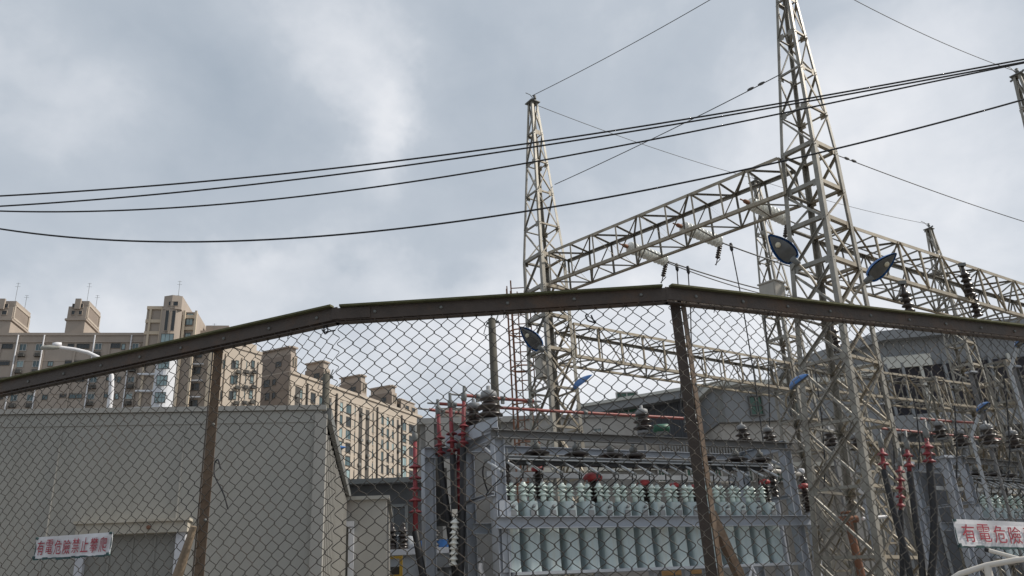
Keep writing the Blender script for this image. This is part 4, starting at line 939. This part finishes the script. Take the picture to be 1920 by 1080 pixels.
for (xa, xb, xc, yt, yb) in ((-28, 20, 49, 558, 622), (124, 159, 183, 558, 624)):
    # roof turret: darker front, lit right side
    sa, _ = B.uv(xa, 600); sb, _ = B.uv(xb, 600); zt = B.uv(xb, yt)[1]
    zt = zr + (zt-zr)*.96; w = sb-sa; dp = 7.5
    mb = MB(); mb.box(((sa+sb)/2, dp/2+.2, (zr+zt-1.4)/2), (w, dp, zt-1.4-zr)); mb.box(((sa+sb)/2+.3, dp/2+.5, zt-.7), (w-.7, dp-1.0, 1.4))
    mb.box(((sa+sb)/2, dp/2+.2, zr+(zt-zr)*.40), (w+.5, dp+.5, .35)); mb.box(((sa+sb)/2, .02, zt-1.0), (w*.3, .5, 2.0))
    mb.build('turret', APTD, B.t)
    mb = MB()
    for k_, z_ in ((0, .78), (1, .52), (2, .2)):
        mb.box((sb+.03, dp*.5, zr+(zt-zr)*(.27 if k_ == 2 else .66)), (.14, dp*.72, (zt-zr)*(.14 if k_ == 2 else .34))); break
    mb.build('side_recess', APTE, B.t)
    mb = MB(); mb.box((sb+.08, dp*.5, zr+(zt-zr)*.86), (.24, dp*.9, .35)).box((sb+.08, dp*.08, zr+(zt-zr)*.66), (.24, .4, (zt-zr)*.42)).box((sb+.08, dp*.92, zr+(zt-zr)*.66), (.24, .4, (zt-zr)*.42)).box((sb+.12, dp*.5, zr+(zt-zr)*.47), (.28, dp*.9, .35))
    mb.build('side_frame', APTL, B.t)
    for x_, w_ in ((.30, .22), (.68, .22)):
        for z_ in (.80, .60): window(B.t, sa+w*x_, zr+(zt-zr)*z_, w*w_, (zt-zr)*.13, WDARK, APTD, 1, 1, .2)
    antenna(B.t, sb-1.2, 3, zt, 5.2); antenna(B.t, sb+ -.2, 5, zt, 3.2)
# --- tower with white bay
P2 = atZ(272, 624, CZ+50); P2 = P2 - Vector((P2.x, P2.y, 0)).normalized()*1.5
B = Face('apartment_tower', 'tall brown apartment tower with a stepped top and a white bay of windows', P2, R_(10), group='apartment blocks behind the shed')
u = lambda px, py: B.uv(px, py)
x_l, zl = u(277, 574); x_c0 = u(303, 600)[0]; x_c1 = u(341, 600)[0]; x_r = u(367, 600)[0]; zc = u(325, 560)[1]; zrt = u(355, 583)[1]
x_w = u(393, 680)[0]; zw = u(372, 627)[1]
mb = MB(); mb.box(((x_l+x_c0)/2, 5, zl/2), (x_c0-x_l, 10, zl)); mb.box(((x_c1+x_r)/2, 5.6, zrt/2), (x_r-x_c1, 10, zrt)); mb.box(((x_r+x_w)/2, 6.5, zw/2), (x_w-x_r, 10, zw)); mb.build('wall', APTD, B.t)
wc = x_c1-x_c0; bow = [(x_c0, 6), (x_c0, -.5)] + [(x_c0+wc*(.12+.76*i/6), -.5-1.3*math.sin(math.pi*(.12+.76*i/6))) for i in range(7)] + [(x_c1, -.5), (x_c1, 6)]
zs = u(320, 655)[1]
mb = MB(); mb.prism(bow, zs, zc-2.4); mb.prism([(x_c0+wc*.1, 7), (x_c0+wc*.1, -1.2), (x_c0+wc*.55, -1.9), (x_c1+.02, -1.3), (x_c1+.02, 7)], zc-2.6, zc); mb.build('bow_bay', APTD, B.t)
mb = MB(); mb.prism(bow, .2, zs-.01); mb.build('white_bay', APTW, B.t)
mb = MB()
for x0, x1 in ((277, 281), (299, 304), (341, 345), (363, 367)): a, b = u(x0, 620)[0], u(x1, 620)[0]; mb.box(((a+b)/2, -.12, zl/2+1), (b-a, .5, zl-3 if x0 < 320 else zrt-3))
for y in (575, 600, 622): z = u(290, y)[1]-.3; mb.box(((x_l+x_c0)/2, -.12, z), (x_c0-x_l, .4, .6))
for y in (590, 612, 634): z = u(355, y)[1]-.3; mb.box(((x_c1+x_r)/2, .45, z), (x_r-x_c1, .5, .6))
a, b = u(388, 700)[0], u(396, 700)[0]; mb.box(((a+b)/2, .9, zw/2), (b-a, 1.6, zw))
a, b = u(269, 700)[0], u(277, 700)[0]; mb.box(((a+b)/2, 1.1, 25.5), (b-a, 1.0, 51))
mb.build('pier', APTT, B.t)
for k in range(7):
    z0 = u(315, 690)[1] + .2 - (k-1)*FL
    window(B.t, (x_c0+x_c1)/2, z0, wc*.52, 1.9, WLIGHT, WFRAME, 3, 2, -1.92)
    for s_ in (-1, 1): pass
    zz = u(284, 703)[1]-(k-1)*FL
    mb = MB().box(((x_l+x_c0)/2, -.3, zz), (x_c0-x_l+.3, .9, .28)).build('balcony_ledge', APTW, B.t)
    xx = (x_r+x_w)/2; window(B.t, x_r+ (x_w-x_r)*.25, z0-.3, 1.2, 1.3, WDARK, WFRAME, 2, 1, 1.45)
    mb = MB().box((x_r+(x_w-x_r)*.25, 1.1, z0+.75), (2.3, .9, .18)).build('window_hood', APTW, B.t)
window(B.t, (x_c0+x_c1)/2+.1, u(322, 643)[1], wc*.62, 2.2, WLIGHT, WFRAME, 3, 1, -1.94)
for fx in (.40, .72): window(B.t, x_c0+wc*fx, u(325, 608)[1], wc*.2, 4.0, WDARK, APTD, 1, 1, -1.95)
window(B.t, x_c0+wc*.62, u(325, 576)[1], wc*.5, .9, WDARK, APTD, 1, 1, -1.75)
window(B.t, (x_c1+x_r)/2, u(354, 597)[1], (x_r-x_c1)*.5, 2.3, WLIGHT, WFRAME, 2, 1, .55)
window(B.t, (x_c1+x_r)/2, u(352, 630)[1], (x_r-x_c1)*.4, 1.5, WLIGHT, WFRAME, 2, 1, .55)
antenna(B.t, x_c0+wc*.55, 2, zc, 5.2); antenna(B.t, x_c0+wc*.45, 3, zc, 2.2); antenna(B.t, x_w-1, 6, zw, 5)
mb = MB().box((x_r+1.9, 7, zw+1.1), (4.2, 5, 2.4)).box((x_r+2.6, 9, zw+2.2), (4.2, 5, 3.6)); mb.build('roof_room', APTD, B.t)

# --- short block with a lit, windowed side
_a, _b = atZ(431, 649, CZ+50), atZ(490, 672, CZ+50); A3_ = R_(58)
P3 = atZ(395, 636, CZ+50); B = Face('apartment_block', 'short beige apartment block with four rows of caged windows, right of the left fence post', P3, A3_, group='apartment blocks behind the shed')
s1, _ = B.uv(490, 672); zr = CZ+50.2
mb = MB().box((s1/2-.5, 5, zr/2), (s1+1, 10, zr)); mb.box((s1/2-.5, -.05, zr-.3), (s1+1.1, .3, .6))
for px in (397, 424, 455, 486): s, _ = B.uv(px, 700); mb.box((s, -.1, zr/2-1), (1.0, .3, zr-2.4))
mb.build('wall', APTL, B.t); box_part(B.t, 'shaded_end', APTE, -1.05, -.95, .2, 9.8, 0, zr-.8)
for k in range(7):
    for x0, x1, gl in ((434, 441, WDARK), (441.5, 447, WLIGHT), (457, 463, WLIGHT), (471, 477, WLIGHT), (418, 424, WDARK)):
        if x0 == 418 and k % 3 == 1: continue
        x, z, w, h = B.rect(x0, x1, 677, 690); window(B.t, x, z-k*FL, w, 1.65, gl if random.random() < .7 else WGLASS, WFRAME, 1 if x0 < 440 else 2)
        if x0 > 440: ac(B.t, x+.2, z-1.5-k*FL, -.4)
x0, z0 = B.uv(462, 655); mb = MB().box((x0+1.0, 4.5, zr+1.3), (3.4, 5, 2.6)).box((x0+2.4, 4.5, zr+.9), (2.6, 6, 1.8)); mb.build('roof_room', APTL, B.t)
window(B.t, x0+1.2, zr+1.3, 1.1, 1.4, WDARK, APTD, 1, 1, 1.98)
mb = MB().box((1.0, 6, zr+1.2), (3.6, 6, 2.4)); mb.build('roof_room', APTE, B.t); antenna(B.t, .6, 6, zr+2.4, 4.5); antenna(B.t, 3.4, 6, zr, 4)

# --- the long receding block
P4 = atZ(545, 695, CZ+50); B = Face('long_apartment_block', 'long beige apartment block running away behind the shed, with stepped roof rooms', P4, R_(66.3), group='apartment blocks behind the shed')
s1, _ = B.uv(790, 782); zr = CZ+50
mb = MB().box((s1/2, 12, zr/2), (s1, 24, zr)); mb.box((s1/2, -.12, zr-.3), (s1+.2, .4, .6)); mb.box((s1/2, -.08, zr-2.6), (s1, .3, .25))
for k in range(16): mb.box((s1/2, -.04, zr-3.1-k*FL), (s1, .22, .35))
PC = [545, 567, 575, 592, 606, 622, 632, 644, 660, 668, 681, 694, 702, 711, 721, 731, 740, 749, 763, 778, 789]
for px in PC: s, _ = B.uv(px, 800); mb.box((s, -.06, zr/2-1.4), (1.3, .28, zr-2.8))
mb.build('wall', APTL, B.t)
for px in (571, 628, 705.5, 751.5): s, _ = B.uv(px, 800); MB().box((s, -.35, zr/2-1), (.38, .3, zr-1.5)).build('drain_shaft', GRILLE, B.t)
cols = [(553, 'r'), (562, 'w'), (581, 'g'), (598, 'g'), (616, 'r'), (637, 'g'), (651, 'g'), (663, 's'), (674, 'r'), (688, 'r'), (699, 's'), (716, 'g'), (727, 'g'), (735, 's'), (746, 'r'), (758, 'g'), (771, 'g'), (785, 'g')]
extra = MB(); cnt = 0
for k in range(15):
    for px, kd in cols:
        s, _ = B.uv(px, 800); z = zr-4.5-k*FL
        if kd == 'r':
            if k == 0: box_part(B.t, 'balcony_recess_shade', GRILLE, s-1.1, s+1.1, -.16, 0, 3, zr-3.2)  # nothing is cut in: a dark strip paints the shade of the recess
            if k % 2 == 0 or random.random() < .5: 
                if cnt < 300 and k < 9: ac(B.t, s+random.uniform(-.4, .4), z-.5+random.uniform(-.3, .3), -.45, False)
            continue
        w, h = (2.7, 2.1) if kd == 'g' else (1.8, 1.7) if kd == 's' else (2.2, 1.9)
        gl = random.choice([WGLASS, WGLASS, WLIGHT, WDARK]); cnt += 1
        if k < 7: window(B.t, s, z, w, h, gl, WFRAMEL if random.random() < .3 else WFRAME, 2, 1, -.05)
        else:
            b0 = len(extra.v); extra.slot(0).box((s, -.10, z), (w, .16, h)); extra.slot(1).box((s, -.15, z), (w-.25, .10, h-.25))
ex = extra.build('windows_lower_down', [WFRAME, WGLASS], B.t); ex['kind'] = 'stuff'
n0 = polar(B.ang+math.pi/2)
Pe = Face('end', '', (P4.x, P4.y), B.ang+math.pi/2-math.pi); bpy.data.objects.remove(Pe.t)
def end_uv(px, py):   # along the shaded end wall, measured back from the corner
    s, z = on_plane(px, py, (P4.x, P4.y), B.ang+math.pi/2); return s, z
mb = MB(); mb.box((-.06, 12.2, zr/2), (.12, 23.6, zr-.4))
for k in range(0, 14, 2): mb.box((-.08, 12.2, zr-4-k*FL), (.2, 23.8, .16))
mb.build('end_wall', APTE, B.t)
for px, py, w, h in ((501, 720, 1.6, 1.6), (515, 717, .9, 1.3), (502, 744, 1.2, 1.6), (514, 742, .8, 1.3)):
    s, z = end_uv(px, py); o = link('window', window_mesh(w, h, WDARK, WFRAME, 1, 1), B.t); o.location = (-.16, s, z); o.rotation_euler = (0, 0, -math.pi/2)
def roof_room(f0, f1, sd, yt, label=None, ln=None):
    """front face seen between pixels f0..f1, lit side to sd"""
    yb = yt+40
    y_ = 1.6; n = n0*y_
    Pp = (P4.x+n.x, P4.y+n.y); sA, zt = on_plane(f1, yt, Pp, B.ang); sB, _ = on_plane(sd, yt, Pp, B.ang); ln_ = min(sB-sA, 22)
    # width of the dark front, across the block
    q = (P4.x+n.x+math.cos(B.ang)*sA, P4.y+n.y+math.sin(B.ang)*sA); wq, _ = on_plane(f0, yt+20, q, B.ang+math.pi/2); wq = max(3.0, min(wq, 14))
    H = zt-zr
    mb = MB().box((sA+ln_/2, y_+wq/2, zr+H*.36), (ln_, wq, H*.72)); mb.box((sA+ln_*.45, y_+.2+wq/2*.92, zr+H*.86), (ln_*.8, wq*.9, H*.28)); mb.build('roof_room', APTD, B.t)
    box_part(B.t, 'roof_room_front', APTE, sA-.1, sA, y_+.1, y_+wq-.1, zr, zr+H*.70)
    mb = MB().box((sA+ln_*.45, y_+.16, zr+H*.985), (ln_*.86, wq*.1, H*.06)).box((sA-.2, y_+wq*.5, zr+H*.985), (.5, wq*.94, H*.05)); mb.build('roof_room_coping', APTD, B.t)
    window(B.t, sA+ln_*.35, zr+H*.45, ln_*.22, H*.35, WDARK, APTT, 1, 1, y_); window(B.t, sA+ln_*.72, zr+H*.45, ln_*.22, H*.35, WDARK, APTT, 1, 1, y_)
    o = link('window', window_mesh(1.6, 1.2, WDARK, WFRAME, 2, 1), B.t); o.location = (sA-.12, y_+wq*.35, zr+H*.42); o.rotation_euler = (0, 0, -math.pi/2)
for a_ in ((484, 547, 559, 649), (572, 608, 620, 676), (636, 678, 688, 702), (692, 735, 744, 722), (742, 752, 783, 747)): roof_room(*a_)

# --- grey building and pale block behind the terminations
def block(name, label, x0, x1, yt, D, ang, dep, m_, cat='building', zb=0.0, yt2=None):
    a = atD(x0, yt, D); F_ = Face(name, label, a, ang, cat); L, _ = F_.uv(x1, yt); z1 = a.z
    MB().prism([(0, 0), (L, 0), (L, dep), (0, dep)], zb, z1).build('wall', m_, F_.t); F_.L, F_.z = L, z1; return F_
B = block('concrete_block_building', 'plain grey concrete building with dark openings behind the red terminations', 788, 1010, 797, 48, R_(8), 14, CONCR)
box_part(B.t, 'roof_slab', CONCL, -.2, B.L+.2, -.3, 14.2, B.z, B.z+.35)
for x0, x1, y0, y1 in ((800, 818, 868, 1000), (824, 838, 838, 905), (856, 866, 845, 900), (790, 797, 840, 1010)):
    x, z, w, h = B.rect(x0, x1, y0, y1); window(B.t, x, z, w, h, WDARK, TRIM, 1, 2)
mb = MB()
for px in (806, 835, 868): s, _ = B.uv(px, 850); mb.box((s, -.2, B.z/2), (.5, .4, B.z-.1))
mb.build('pier', CONCL, B.t)
B = block('stair_head', 'small beige stair head on the grey concrete building, left of the tall red termination', 818, 880, 765, 54, R_(8), 6, APTD); window(B.t, B.L*.4, B.z-1.0, 1.2, .7, WDARK, WFRAME, 2)

# --- grey sheet metal shed behind the fence, left
P5 = atD(0, 768, 9.2); s_ang = R_(10); SH = Face('metal_shed', 'large plain grey sheet-metal shed filling the lower left behind the fence', P5, s_ang, 'shed')
L, z5 = SH.uv(603, 761); z5 = P5.z; s0 = -4.0; dep = 9.0
box_part(SH.t, 'wall', SHEDW, s0, L, 0, dep, 0, z5-.16)
mb = MB()
zz = SH.uv(500, 793)[1]
mb.box(((s0+L)/2, -.005, (z5-.06+zz)/2), (L-s0, .008, z5-.06-zz)); mb.build('upper_panel', SHEDW, SH.t)
mb = MB(); mb.box(((s0+L)/2, .0, z5-.03), (L-s0+.10, .07, .05)); mb.build('eave_trim', SHEDS, SH.t)
box_part(SH.t, 'roof', TRIM, s0-.05, L+.05, .06, dep+.05, z5-.15, z5-.06)
mb = MB(); mb.box((L+.02, dep/2, z5/2-.1), (.03, dep-.02, z5-.26))
for i in range(30): mb.box((L+.045, .15+i*.3, z5/2-.1), (.025, .06, z5-.26))
mb.build('side_cladding', SHEDS, SH.t)
box_part(SH.t, 'corner_trim', SHEDS, L-.06, L+.06, -.04, .05, .1, z5-.10)
box_part(SH.t, 'side_eave_trim', TRIM, L+.02, L+.10, .06, dep, z5-.15, z5-.02)
mb = MB()
for i in range(1, int((L-s0)/1.15)): mb.box((s0+i*1.15, -.004, (zz-.02)/2), (.012, .010, zz-.02))
mb.build('panel_seam', SHEDS, SH.t)
dx0, dz1 = SH.loc(152, 986); dx1, _ = SH.loc(357, 986); di0, dzi = SH.loc(168, 1006); di1, _ = SH.loc(334, 1006)
box_part(SH.t, 'door', DOORG, di0, di1, -.02, .01, 0, dzi)
hd = box_part(SH.t, 'door_hood', DFRAME, dx0, dx1, -.13, .0, dzi, dz1); 
box_part(SH.t, 'door_hood_drip', DFRAME, dx0-.02, dx1+.02, -.16, .0, dz1, dz1+.025); MB().lathe([(.02, 0), (.02, .02)], ((dx0+dx1)/2+.15, -.13, (dzi+dz1)/2), (0, -1, 0), 8).build('hood_bolt', RUSTY, SH.t)
box_part(SH.t, 'door_post', DFRAME2, dx0+.02, di0, -.09, .0, 0, dzi); box_part(SH.t, 'door_post', DFRAME2, di1, dx1-.02, -.09, .0, 0, dzi)
mb = MB()
for i in range(1, 4): mb.box((di0+(di1-di0)*i/4, -.025, dzi/2), (.02, .012, dzi-.05))
mb.build('door_rib', DOORG, SH.t)
# --- annexe and dark shed between the grey shed and the red terminations
B = block('annexe', 'low pale grey annexe with a narrow door, right beside the grey shed', 596, 725, 941, 14.5, R_(8), 3, SHEDS, 'shed')
box_part(B.t, 'roof_edge', SHEDW, -.05, B.L+.05, -.08, 3.05, B.z, B.z+.06)
x0, z1 = B.loc(631, 980); x1, _ = B.loc(664, 980); box_part(B.t, 'door', DOORG, x0+.05, x1-.08, -.02, .0, 0, z1-.1)
mb = MB().box(((x0+x1)/2, -.05, z1-.04), (x1-x0, .1, .09)).box((x1-.04, -.05, z1/2-.05), (.09, .1, z1-.1)); mb.build('door_frame', DFRAME2, B.t)
mb = MB().box((x1-.13, -.04, z1-.8), (.03, .05, .14)); mb.build('door_handle', TRIM, B.t)
x, z, w, h = B.rect(630, 650, 943, 962); mb = MB().box((x, -.12, z), (w, .2, h)); mb.build('lamp_box', RUSTY, B.t)
B = block('dark_shed', 'dark open-fronted shed with a flat roof below the beige flats', 606, 800, 911, 21, R_(6), 6, DARKW, 'shed'); box_part(B.t, 'roof_edge', TRIM, -.1, B.L+.1, -.25, 6.1, B.z-.02, B.z+.10)
x, z, w, h = B.rect(650, 765, 948, 1060); window(B.t, x, z, w, h, WDARK, TRIM, 4, 1)

# --- halls behind the rack, right
A6 = atD(1088, 768, 46); B = Face('corrugated_hall', 'dark corrugated hall with a rising pale roof edge behind the middle rack', A6, R_(4), 'building')
sE, zE = B.uv(1336, 724); zS = A6.z; sF, zF = B.uv(1590, 700)
MB().prism([(0, 0), (sE, 0), (sE, 16), (0, 16)], 0, [zS-.5, zE-.5, zE-.5, zS-.5]).build('wall', WHS, B.t)
mb = MB()
for i in range(int(sE/.35)): 
    x = .2+i*.35; mb.box((x, -.03, (zS-.7+(zE-zS)*x/sE)/2), (.12, .07, zS-.7+(zE-zS)*x/sE))
mb.build('cladding_rib', WHS, B.t)
mb = MB(); sl = (zE-zS)/sE
mb.add([(-.3, -.9, zS-.55), (sE+.2, -.9, zE-.55), (sE+.2, -.9, zE-.02), (-.3, -.9, zS-.02), (-.3, 16, zS-.55), (sE+.2, 16, zE-.55), (sE+.2, 16, zE-.02), (-.3, 16, zS-.02)], [(0, 1, 2, 3), (4, 7, 6, 5), (0, 4, 5, 1), (3, 2, 6, 7), (0, 3, 7, 4), (1, 5, 6, 2)]); mb.build('roof', WHL, B.t)
mb = MB(); mb.add([(-.35, -1.05, zS-.12), (sE+.25, -1.05, zE-.12), (sE+.25, -1.05, zE+.05), (-.35, -1.05, zS+.05), (-.35, -.88, zS-.12), (sE+.25, -.88, zE-.12), (sE+.25, -.88, zE+.05), (-.35, -.88, zS+.05)], [(0, 1, 2, 3), (4, 7, 6, 5), (0, 4, 5, 1), (3, 2, 6, 7), (0, 3, 7, 4), (1, 5, 6, 2)]); mb.build('roof_edge', WHR, B.t)
s, z = B.uv(1178, 770); window(B.t, s, z, 1.3, 2.2, GREENW, WFRAMEL, 2); s, z = B.uv(1132, 778); window(B.t, s, z, 1.1, 1.2, GREENW, WFRAMEL, 2)
s, z = B.uv(1330, 790); MB().tube([(s, -.2, z-4), (s, -.2, z+2.6)], .09, 6).build('drain_pipe', WHR, B.t)
B = Face('grey_hall_wing', 'pale grey wing with a green window, right of the dark corrugated hall', atD(1340, 730, 44), R_(4), 'building'); sR, _ = B.uv(1580, 730); zT = B.uv(1340, 728)[1]; zM = B.uv(1400, 790)[1]
box_part(B.t, 'upper_wall', WHL, 0, sR, 0, 12, zM, zT); box_part(B.t, 'lower_wall', CONCL, .1, sR-.1, .3, 11.7, 0, zM-.02); box_part(B.t, 'roof_edge', WHR, -.3, sR+.3, -.5, 12.2, zT, zT+.25); box_part(B.t, 'upper_band', TRIM, -.02, .35, -.06, 0, zM, zT)
x, z, w, h = B.rect(1404, 1430, 742, 780); window(B.t, x, z, w, h, GREENW, WFRAME, 2, 2)
x, z, w, h = B.rect(1480, 1505, 745, 780); window(B.t, x, z, w, h, GREENW, WFRAME, 2, 2)
B = block('low_beige_wall_house', 'low beige flat-roofed house in front of the dark corrugated hall', 975, 1192, 783, 36, R_(6), 5, CONCL); box_part(B.t, 'coping', CONCR, -.1, B.L+.1, -.1, 5.1, B.z-.12, B.z+.04); x, z, w, h = B.rect(1112, 1128, 803, 812); window(B.t, x, z, w, h, WLIGHT, WFRAMEL, 2)
B = block('switch_house', 'pale switch house with green windows seen between the rack beams', 985, 1560, 838, 28, R_(12), 4, CONCR)
box_part(B.t, 'sill_band', WHR, 0, B.L, -.10, 0, B.z-.9, B.z-.75)
for x0, x1 in ((1232, 1246), (1285, 1304), (1338, 1352), (1390, 1410), (1452, 1470)):
    x, z, w, h = B.rect(x0, x1, 876, 905); window(B.t, x, z, w, h, GREENW, WFRAMEL, 2)
mb = MB()
for i in range(40): mb.box((B.L*.42+i*.11, -.06, B.z-.25), (.05, .06, .5))
mb.build('louvre', WHL, B.t)
t = thing('green_tank', 'small green tank behind the middle rack top beam', 'tank', atD(1240, 803, 30)); MB().lathe([(.06, -.32), (.15, -.28), (.16, .25), (.07, .30)], (0, 0, 0), (1, .1, 0), 14).build('shell', GREENP, t); MB().box((0, 0, -.18), (.4, .2, .1)).box((0, 0, -2.7), (.1, .1, 5.0)).build('saddle', TRIM, t)
# big hall at right
A8 = atD(1474, 696, 62); B = Face('big_hall', 'big grey hall with dark openings behind the right-hand towers', A8, R_(-8), 'building')
sP, zP = B.uv(1650, 636); sQ, zQ = B.uv(2150, 640); zS = A8.z
mb = MB().prism([(0, 0), (sP, 0), (sQ, 0), (sQ, 30), (sP, 30), (0, 30)], 0, [zS-.3, zP-.3, zP-.3, zP-.3, zP-.3, zS-.3])
zA_ = B.uv(1650, 693)[1]
for i in range(int((sQ-sP)/.9)): mb.box((sP+.4+i*.9, -.02, (zP-.4+zA_+.1)/2), (.16, .08, zP-.5-zA_-.1))
mb.build('wall', WHL, B.t)
mb = MB(); mb.add([(-.5, -.8, zS-.3), (sP, -.8, zP-.3), (sP, -.8, zP+.4), (-.5, -.8, zS+.4), (-.5, 30, zS-.3), (sP, 30, zP-.3), (sP, 30, zP+.4), (-.5, 30, zS+.4)], [(0, 1, 2, 3), (4, 7, 6, 5), (0, 4, 5, 1), (3, 2, 6, 7), (0, 3, 7, 4), (1, 5, 6, 2)]); mb.box(((sP+sQ)/2, 14.6, zP+.05), (sQ-sP, 30.8, .7)); mb.build('roof', WHL, B.t)
s0_, zA = B.uv(1650, 693); _, zB_ = B.uv(1800, 775); sA_, _ = B.uv(1648, 720)
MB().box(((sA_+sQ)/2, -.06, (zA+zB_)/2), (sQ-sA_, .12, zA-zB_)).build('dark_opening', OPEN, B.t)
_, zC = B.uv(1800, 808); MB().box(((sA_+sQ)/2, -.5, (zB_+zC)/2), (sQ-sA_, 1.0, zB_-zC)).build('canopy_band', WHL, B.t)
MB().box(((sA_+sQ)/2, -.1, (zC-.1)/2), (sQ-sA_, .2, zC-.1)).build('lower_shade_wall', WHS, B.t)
for px in (1668, 1700, 1735, 1780, 1830, 1868, 1905): s, _ = B.uv(px, 730); MB().box((s, -.22, (zA+.3)/2), (.20, .2, zA+.3)).build('column', WHR if px % 2 else WHL, B.t)
x, z, w, h = B.rect(1655, 1745, 668, 690); MB().box((x, -.15, z), (w, .3, h)).build('fascia_panel', WHR, B.t)
x, z, w, h = B.rect(1606, 1642, 684, 706); MB().box((x, -.1, z), (w, .2, h)).build('fascia_panel', WHR, B.t)

# ------------------------------------------------------------------ poles, street lamp, caged ladder, tube frame
def pole(px, yt, D, r, lb):
    p = atD(px, yt, D); t = thing('utility_pole', lb, 'pole', (p.x, p.y, 0)); MB().lathe([(r*1.25, 0), (r, p.z), (r*.6, p.z+.02)], (0, 0, 0), (0, 0, 1), 12).build('shaft', POLE, t)
    mb = MB().bar((-.12, 0, p.z-.1), (.16, .05, p.z-.06), .05).tube([(.1, 0, p.z-.05), (.16, .02, p.z+.12)], .015, 5).tube([(-.12, 0, p.z-.1), (-.2, 0, p.z-.35), (-.12, 0, p.z-.4)], .01, 5); mb.build('head_bracket', TRIM, t)
pole(922, 598, 17.5, .085, 'dark round pole standing left of the left lattice tower')
pole(612, 702, 19.5, .085, 'dark round pole rising behind the right end of the grey shed')
p = atD(206, 780, 33); dl_ = (atD(120, 660, 33)-atD(206, 660, 33)); dl_.z = 0; dn = dl_.normalized(); t = thing('street_lamp', 'white street lamp with a long curved arm reaching left over the grey shed', 'street lamp', (p.x, p.y, 0))
pts = [Vector((0, 0, 0)), Vector((0, 0, 4))] + [atD(x, y, 33)-Vector((p.x, p.y, 0)) for x, y in ((205, 765), (209, 730), (209, 705), (203, 690), (188, 672), (165, 661), (140, 655), (118, 652), (98, 649))]
MB().tube(pts, [.12, .11] + [.10, .095, .09, .085, .08, .075, .07, .065, .06], 10).build('pole', PIPEW, t)
a, b = pts[-1], atD(76, 650, 33)-Vector((p.x, p.y, 0)); ax = (b-a).normalized(); MB().lathe([(.04, -.3), (.085, -.2), (.095, 0), (.08, (b-a).length*.9), (.03, (b-a).length)], a-Vector((0, 0, .05)), ax, 10).build('lamp_head', LAMPH, t)
MB().lathe([(.09, -.3), (.11, -.15), (.09, .0)], a+Vector((0, 0, .04)), ax, 8).build('lamp_collar', PIPEW, t)
pa, pb = atD(948, 572, 23.5), atD(998, 572, 23.5); cx = (pa+pb)/2; r = (pb-pa).length/2*.9; t = thing('caged_ladder', 'thin rusty caged ladder standing beside the left lattice tower', 'ladder', (cx.x, cx.y, 0))
zt = cx.z+.6
for k in range(6): a = math.pi*(k*.2+.0)+.4; MB().bar((r*math.cos(a), r*math.sin(a), 2.2), (r*math.cos(a), r*math.sin(a), zt), .035).build('cage_bar', RUSTY, t)
for sx in (-.22, .22): MB().bar((sx, -.1, 0), (sx, -.1, zt+.2), .045).build('stile', RUSTY, t)
mb = MB()
z = 2.3
while z < zt: 
    hp = [(r*math.cos(2*math.pi*i/16), r*math.sin(2*math.pi*i/16), z) for i in range(16)]; MB().tube(hp, .025, 5, closed=True).build('hoop', RUSTY, t); z += 1.15
z = .4
while z < zt: MB().bar((-.22, -.1, z), (.22, -.1, z), .025).build('rung', RUSTY, t); z += .3
Dn = 4.1; q = [atD(1776, 1090, Dn), atD(1800, 1076, Dn), atD(1850, 1060, Dn), atD(1905, 1050, Dn), atD(1975, 1043, Dn)]; q2 = [atD(1851, 1031, Dn+.25), atD(1905, 1046, Dn+.2), atD(1975, 1064, Dn+.15)]
t = thing('tube_frame', 'cream painted bent tube frame standing before the fence at the lower right corner', 'frame', (q[2].x, q[2].y, 0)); o = Vector((q[2].x, q[2].y, 0))
MB().tube([Vector((q[0].x, q[0].y, 0))-o+Vector((-.03, 0, 0)), q[0]-o-Vector((.03, 0, .12))] + [v-o for v in q] + [q[-1]-o+Vector((.08, .0, -.08)), Vector((q[-1].x+.1, q[-1].y, 0))-o], .0115, 10).build('lower_tube', PIPEC, t)
MB().tube([v-o for v in q2], .009, 10).build('upper_tube', PIPEC, t); MB().lathe([(.0105, -.008), (.0105, .010)], q2[0]-o, (q2[1]-q2[0]).normalized(), 10).build('tube_plug', BLACKRUB, t)
MB().tube([q[2]-o, q[2]-o+Vector((.0, .05, -2.2)), Vector((0, .05, 0))], .016, 8).build('leg', PIPEC, t)
MB().tube([q2[-1]-o, q[-1]-o], .014, 8).build('brace', PIPEC, t)
